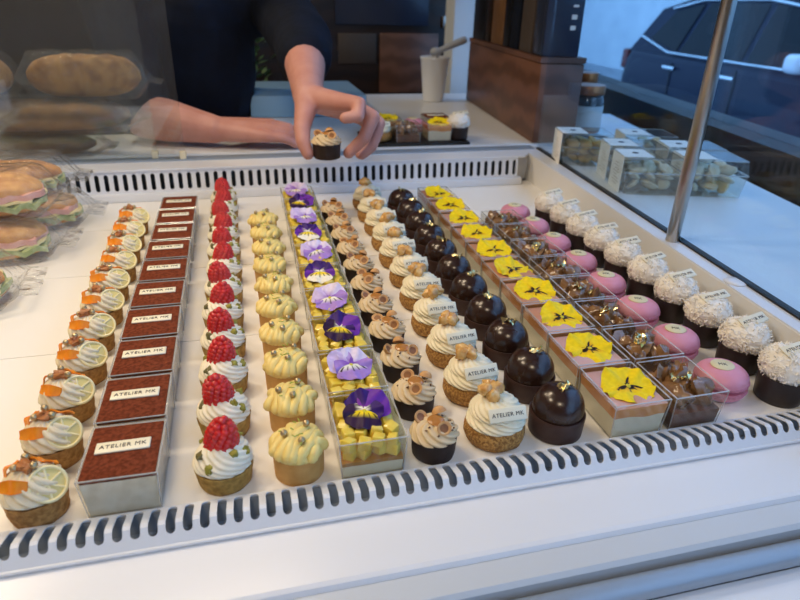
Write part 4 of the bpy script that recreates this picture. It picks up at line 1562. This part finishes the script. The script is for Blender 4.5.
# arms
chain(b, [(SHL, .056), (ELL, .046)])
chain(b, [(ELL, .047), (Vector(ELL).lerp(WRL, .35), .046), (Vector(ELL).lerp(WRL, .75), .036), (WRL, .030)])
chain(b, [(SHR, .056), (ELR, .044)])
chain(b, [(ELR, .044), (Vector(ELR).lerp(WRR, .35), .043), (Vector(ELR).lerp(WRR, .75), .032), (WRR, .027)])
# hand lying on the worktop
kn = [Vector((.052, 1.352, .080)), Vector((.060, 1.374, .091)), Vector((.062, 1.398, .095)), Vector((.056, 1.420, .092))]
for k_, r in zip(kn, (.0135, .014, .0145, .014)): chain(b, [(WRL, .026), (Vector(WRL).lerp(k_, .55), .020), (k_, r)])
pipj = [(.083, 1.349, .076), (.098, 1.371, .085), (.101, 1.395, .088), (.092, 1.421, .085)]
tips = [(.111, 1.3535, .0600), (.131, 1.373, .0610), (.135, 1.396, .0610), (.121, 1.424, .0610)]
for k_, p_, t_, r in zip(kn, pipj, tips, (.0096, .0105, .0108, .0104)):
    m_ = Vector(p_).lerp(Vector(t_), .55) + Vector((0, 0, .002))
    chain(b, [(k_, r * 1.25), (p_, r * 1.05), (m_, r * .95), (t_, r * .85)])
chain(b, [(WRL, .022), ((.005, 1.425, .072), .018), ((.040, 1.447, .066), .0125), ((.068, 1.452, .062), .0105)])
# hand holding the tart
def H(px, py, y, r): return (at(px, py, y), r)
KI, KM, KR, KP = H(340, 102, 1.075, .0165), H(350, 106, 1.085, .0165), H(358, 111, 1.10, .0150), H(361, 117, 1.115, .0135)
for k_ in (KI, KM, KR, KP): chain(b, [(WRR, .025), (Vector(WRR).lerp(k_[0], .5), .0195), k_])
chain(b, [KI, H(359, 104, 1.045, .0125), H(358, 116, 1.030, .0110), H(345, 118, 1.030, .0098)])
chain(b, [KM, H(373, 117, 1.058, .0125), H(364, 138, 1.045, .0112), H(348.5, 153, 1.047, .0100)])
chain(b, [KR, H(379, 123, 1.082, .0118), H(373, 142, 1.072, .0108), H(360, 154, 1.070, .0096)])
chain(b, [KP, H(378, 132, 1.106, .0105), H(372, 147, 1.096, .0096), H(362, 155, 1.092, .0088)])
chain(b, [(WRR, .025), H(305, 112, 1.10, .0185), H(302, 128, 1.070, .0145), H(303, 142, 1.055, .0125), H(308, 154, 1.047, .0105)])
ob('body', remeshed('body', b, .0030, 'skin', 5), ps)
# eyes
for s in (-1, 1):
    e = MB(); e.T = Matrix.Translation(-OFF); e.ell(hc + Vector((s * .030, -.084, .006)), (.012, .010, .009), 12, 8)
    ob('eye', e.mesh('eye', 'paper'), ps)
h = MB(); h.T = Matrix.Translation(-OFF)
h.ell(hc + Vector((0, .018, .030)), (.088, .100, .095), 24, 16)
h.ell(hc + Vector((0, .070, -.04)), (.065, .045, .08), 20, 12)
ob('hair', remeshed('hair', h, .006, 'hair', 3), ps)
s_ = MB(); s_.T = Matrix.Translation(-OFF)
chain(s_, [((-.12, 1.83, -.13), .13), ((-.11, 1.81, .02), .135), ((-.10, 1.77, .17), .152), ((-.09, 1.745, .27), .142)])
chain(s_, [((-.18, 1.84, -.12), .11), ((-.07, 1.84, -.12), .11)])
chain(s_, [(SHL, .075), ((-.165, 1.74, .33), .098), ((-.005, 1.74, .33), .098), (SHR, .075)])
chain(s_, [(SHL, .075), (Vector(SHL).lerp(Vector(ELL), .95), .060)])
sl_e = Vector(ELR).lerp(WRR, .34)
chain(s_, [(SHR, .075), (ELR, .064), (sl_e, .055)])
ob('shirt', remeshed('shirt', s_, .006, 'navy', 4), ps)
t_ = MB(); t_.T = Matrix.Translation(-OFF)
chain(t_, [((-.18, 1.84, -.16), .112), ((-.065, 1.84, -.16), .108)])
for s in (-1, 1):
    hx = -.12 + s * .075
    chain(t_, [((hx, 1.84, -.16), .095), ((hx + s * .01, 1.82, FLS + .47), .080), ((hx + s * .01, 1.86, FLS + .12), .064)])
ob('trousers', remeshed('trousers', t_, .008, 'trouser', 3), ps)
for s in (-1, 1):
    k = MB(); k.T = Matrix.Translation(-OFF)
    hx = -.12 + s * .075
    chain(k, [((hx + s * .01, 1.88, FLS + .048), .048), ((hx + s * .015, 1.69, FLS + .040), .040)])
    ob('shoe', remeshed('shoe', k, .005, 'trouser', 3), ps)

held = make_hazelnut_tart(1)
hp = at(327, 157.5, 1.047)
held.location = hp; held.rotation_euler = (0, 0, .3); held.scale = (1.18, 1.18, 1.18)
tag(held, 'small dark hazelnut tart held between the fingers above the rear vent', None, None)

b = MB(); b.box((-.70, 1.95, FLZ + .07), (1.42, .72, .14))
tag(ob('duckboard', b.mesh('duckboard', 'walnut', smooth=False)), 'low dark platform under the feet behind the counter', 'platform')

# ------------------------------------------------------------------ room
def struct(name, me): return tag(ob(name, me), None, None, None, 'structure')


def win_x(y): return 1.115 + .16 * (y - 1.02)


Y0, Y1, X0, ZC = -2.6, 3.5, -2.4, 1.75
P = [(X0, Y0), (win_x(Y0), Y0), (win_x(Y1), Y1), (X0, Y1)]
b = MB(); b.prism(P, FLZ - .1, FLZ); struct('floor', b.mesh('floor', 'floor', smooth=False))
b = MB(); b.prism(P, ZC, ZC + .1); struct('ceiling', b.mesh('ceiling', 'ceil', smooth=False))
b = MB(); b.prism([(X0 - .1, Y0), (X0, Y0), (X0, Y1), (X0 - .1, Y1)], FLZ, ZC); struct('wall_left', b.mesh('wall_left', 'wall', smooth=False))
b = MB(); b.prism([(X0, Y0 - .1), (win_x(Y0), Y0 - .1), (win_x(Y0), Y0), (X0, Y0)], FLZ, ZC); struct('wall_front', b.mesh('wall_front', 'wall', smooth=False))
b = MB(); b.prism([(X0, Y1), (win_x(Y1), Y1), (win_x(Y1), Y1 + .1), (X0, Y1 + .1)], FLZ, ZC); struct('wall_back', b.mesh('wall_back', 'wall_dk', smooth=False))
ZS = .082
b = MB()
def strip(b, xo, xi, ya, yb, z0, z1): b.prism([(win_x(ya) + xo, ya), (win_x(ya) + xi, ya), (win_x(yb) + xi, yb), (win_x(yb) + xo, yb)], z0, z1)
strip(b, 0, .10, Y0, Y1, FLZ, ZS - .02); strip(b, 0, .10, Y0, Y1, 1.55, ZC)
strip(b, .03, .10, Y0, Y1 + .1, ZC, 5.0)  # unseen upper storeys, added so the car reflects a dark wall
struct('wall_right', b.mesh('wall_right', 'plinth', smooth=False))
b = MB(); strip(b, -.02, .12, Y0, Y1, ZS - .02, ZS)
struct('trim_1', b.mesh('trim_1', 'plinth', smooth=False))
w1 = thing('window_1', 'large shop window to the street', 'window'); tag(w1, kind='structure')
b = MB(); strip(b, .045, .053, Y0 + .02, Y1 - .02, ZS, 1.55); ob('window_pane', b.mesh('window_pane', 'pane_win', smooth=False), w1)
b = MB()
for yy in (Y0 + .02, -.9, 3.40): strip(b, .03, .07, yy, yy + .05, ZS, 1.55)
strip(b, .03, .07, Y0, Y1, 1.50, 1.55)
ob('window_frame', b.mesh('window_frame', 'blackm', smooth=False), w1)
b = MB(); p0 = at(452, 60, 2.20).x; p1 = at(477, 60, 2.20).x
b.prism([(p0, 2.20), (p1 + .06, 2.20), (p1 + .06, 2.30), (p0, 2.30)], FLZ, ZC)
pl = ob('pillar', b.mesh('pillar', 'facade', smooth=False))
tag(pl, 'pale upright pillar between the dark cupboard and the wooden crate', 'pillar')

# dark cupboard behind, with panels
cb_ = thing('cupboard', 'dark brown cupboard with panels against the rear of the shop', 'cupboard', (.36, 2.62, FLZ))
def cbx(px, y): return at(px, 40, y).x - .36
b = MB(); b.box((.02, .14, 1.2), (1.02, .28, 2.4)); ob('carcass', b.mesh('carcass', 'walnut', smooth=False), cb_)
def panel(nm, x0, y0, x1, y1, m, th=.012):
    a, c = at(x0, y0, 2.615), at(x1, y1, 2.615)
    b = MB(); b.rbox(((a.x + c.x) / 2 - .36, -.001, (a.z + c.z) / 2 - FLZ), (abs(c.x - a.x), th, abs(c.z - a.z)), .003)
    return ob(nm, b.mesh(nm, m), cb_)
panel('screen_panel', 334, -30, 428, 26, 'bluepanel')
panel('cupboard_door', 380, 33, 436, 92, 'wood')
panel('side_panel', 338, 33, 376, 64, 'taupe')
hd = panel('handle', 442, 16, 446, 28, 'steel', .03)
# plant behind
pt = thing('potted_plant', 'small green plant seen between the torso and the arm', 'plant', (.055, 2.30, CZ - .55))
b = MB(); b.lathe([(.05, 0), (.07, .10), (.072, .45), (.06, .45), (.06, .43), (.0004, .43)], 24); ob('pot', b.mesh('pot', 'pot'), pt)
b = MB(); rs = random.Random(5)
for i in range(60):
    a = rs.random() * 6.28; r = rs.uniform(.005, .06); z = .46 + rs.random() * .30
    L = rs.uniform(.03, .06); d = Vector((math.cos(a), math.sin(a), rs.uniform(.2, 1))).normalized(); q = d.cross(Vector((0, 0, 1))).normalized()
    p = Vector((r * math.cos(a), r * math.sin(a), z))
    b.push([p, p + d * L * .5 + q * .012, p + d * L, p + d * L * .5 - q * .012, p + d * L * .5 + Vector((0, 0, .003))], [(0, 1, 4), (1, 2, 4), (2, 3, 4), (3, 0, 4)])
b.tube([(0, 0, .42), (0, 0, .75)], .004, 6)
ob('foliage', b.mesh('foliage', 'leaf', smooth=False), pt)

# ------------------------------------------------------------------ street
b = MB(); b.box((16, 8, FLZ - .15), (28.6, 60, .1)); 
struct('street', b.mesh('street', 'asphalt', smooth=False))
b = MB(); b.box((2.75, 8, FLZ - .05), (1.9, 60, .1)); struct('pavement', b.mesh('pavement', 'kerb', smooth=False))

car = thing('parked_car', 'dark blue car parked in the street beyond the window', 'car', (4.45, 0, FLZ - .10))
CX = 1.80
# side outline (y along the length: nose towards -y) and height
GZ = 0
def yc(y): return .85 * y + .065


body = [(yc(y), z) for y, z in [(3.45, .45), (3.42, .72), (3.55, .95), (4.35, 1.06), (7.95, 1.10), (8.05, 1.00), (8.10, .75), (8.05, .42), (7.7, .32), (3.7, .30)]]
b = MB(); n = len(body)
def section(x, inset, lift=0):
    cy, cz = yc(5.8), .7
    return [(x, cy + (y - cy) * (1 - inset * .5), cz + (z - cz) * (1 - inset)) for y, z in body]
rings = [section(.0, .16), section(.03, .05), section(.09, .0), section(CX - .09, 0), section(CX - .03, .05), section(CX, .16)]
vs = [p for r in rings for p in r]; fs = [tuple(range(n)), tuple(range((len(rings) - 1) * n, len(rings) * n))]
for k in range(len(rings) - 1):
    for i in range(n):
        j = (i + 1) % n; fs.append((k * n + i, k * n + j, (k + 1) * n + j, (k + 1) * n + i))
b.push(vs, fs)
ob('car_body', b.mesh('car_body', 'carpaint', sharp=.5), car)
cab0 = [(yc(y), z) for y, z in [(4.25, 1.05), (5.10, 1.60), (5.7, 1.68), (7.0, 1.66), (7.65, 1.52), (8.0, 1.07)]]
b = MB(); n = len(cab0)
def cabs(x, dx, k): return [(x + dx * (z - 1.05) / .6, 6.1 + (y - 6.1) * k, z) for y, z in cab0]
r1, r2 = cabs(.04, .20, 1), cabs(CX - .04, -.20, 1)
b.push(r1 + r2, [tuple(range(n)), tuple(reversed(range(n, 2 * n)))] + [(i, i + 1, n + i + 1, n + i) for i in range(n - 1)])
ob('car_roof', b.mesh('car_roof', 'carpaint', sharp=.4), car)
def side_poly(nm, pts, m, th=.012):
    b = MB(); f = lambda y, z, o: (.04 + .20 * (z - 1.05) / .6 - o, yc(y), z)
    k = len(pts)
    b.push([f(y, z, th) for y, z in pts] + [f(y, z, -.01) for y, z in pts], [tuple(range(k)), tuple(reversed(range(k, 2 * k)))] + [(i, (i + 1) % k, k + (i + 1) % k, k + i) for i in range(k)])
    return ob(nm, b.mesh(nm, m, smooth=False), car)
side_poly('side_window', [(4.62, 1.12), (5.18, 1.53), (5.78, 1.60), (5.82, 1.12)], 'carglass')
side_poly('side_window', [(5.90, 1.12), (5.88, 1.60), (6.78, 1.59), (6.95, 1.12)], 'carglass')
side_poly('side_window', [(7.02, 1.13), (6.88, 1.58), (7.35, 1.50), (7.62, 1.22)], 'carglass')
b = MB(); b.tube([(.02, yc(4.5), 1.10), (.015, yc(5.8), 1.105), (.015, yc(7.1), 1.11), (.03, yc(7.72), 1.24)], .012, 8)
b.tube([(.19, yc(5.18), 1.56), (.215, yc(5.9), 1.635), (.21, yc(6.9), 1.62), (.17, yc(7.4), 1.53)], .012, 8)
ob('chrome_trim', b.mesh('chrome_trim', 'chrome'), car)
for y in (yc(5.95), yc(6.98)):
    b = MB(); b.rbox((-.02, y, .97), (.03, .19, .035), .010); ob('door_handle', b.mesh('door_handle', 'chrome'), car)
b = MB(); b.rbox((-.06, yc(5.0), 1.17), (.20, .17, .15), .05, seg=4); ob('wing_mirror', b.mesh('wing_mirror', 'whitepaint'), car)
b = MB(); b.box((-.004, yc(5.75), .38), (.03, 2.2, .12)); b.box((-.004, yc(5.85), .71), (.008, .012, .66)); b.box((-.004, yc(6.95), .71), (.008, .012, .62)); b.box((-.004, yc(4.75), .71), (.008, .012, .62))
ob('sill_trim', b.mesh('sill_trim', 'blackplastic', smooth=False), car)
b = MB(); b.rbox((.10, yc(8.05), .98), (.16, .12, .22), .03); ob('tail_lamp', b.mesh('tail_lamp', 'redlamp'), car)
for y in (yc(4.25), yc(7.25)):
    for x in (.10, CX - .10):
        b = MB(); b.T = Matrix.Translation((x, y, .335)) @ Euler((0, PI / 2, 0)).to_matrix().to_4x4()
        b.lathe([(.20, -.11), (.31, -.11), (.335, -.08), (.335, .08), (.31, .11), (.20, .11)], 36)
        w = ob('wheel', b.mesh('wheel', 'tyre'), car)
        b = MB(); b.T = Matrix.Translation((x + (-.115 if x < 1 else .115), y, .335)) @ Euler((0, PI / 2, 0)).to_matrix().to_4x4()
        for k in range(5): b.rbox((.10 * math.cos(k * 1.2566), .10 * math.sin(k * 1.2566), 0), (.21, .05, .02), .006, (0, 0, k * 1.2566))
        ob('wheel_rim', b.mesh('wheel_rim', 'chrome'), w)

bl = thing('facade_building', 'pale building across the street behind the dark car', 'building', (9.5, 12, FLZ - .10))
b = MB(); b.box((2.5, 0, 4), (5, 44, 8)); ob('wall', b.mesh('wall', 'facade', smooth=False), bl)
for i in range(8):
    b = MB(); b.box((-.01, -18 + i * 4.6, 3.9), (.06, 1.5, 2.0)); ob('window', b.mesh('window', 'carglass', smooth=False), bl)

# ------------------------------------------------------------------ light
W = bpy.data.worlds.new('sky'); SC.world = W; W.use_nodes = True
nt = W.node_tree
bg = nt.nodes['Background']; bg.inputs['Color'].default_value = (.37, .63, 1.0, 1); bg.inputs['Strength'].default_value = 2.4


def area(name, loc, rot, sx, sy, power, col):
    l = bpy.data.lights.new(name, 'AREA'); l.shape = 'RECTANGLE'; l.size = sx; l.size_y = sy; l.energy = power; l.color = col
    o = bpy.data.objects.new(name, l); COL.objects.link(o); o.location = loc; o.rotation_euler = rot
    return o


WARM = (1.0, .80, .56)
area('case_lamp_light', (-.32, .86, .905), (0, math.radians(14), 0), .76, .05, 7.0, WARM)
for x, y, pw in ((-1.2, .5, 13), (-1.2, 1.9, 16), (-.3, -1.0, 12)):  # last one, behind the camera, is unseen fill added for the front faces
    area('ceiling_and_fill_light', (x, y, ZC - .01), (0, 0, 0), .35, .35, pw, WARM)

SC.view_settings.view_transform = 'Standard'
SC.view_settings.look = 'None'
SC.view_settings.gamma = 1
SC.view_settings.exposure = 0.22
SC.cycles.max_bounces = 8
SC.cycles.transparent_max_bounces = 40
SC.cycles.caustics_reflective = False
SC.cycles.caustics_refractive = False
SC.cycles.use_denoising = True
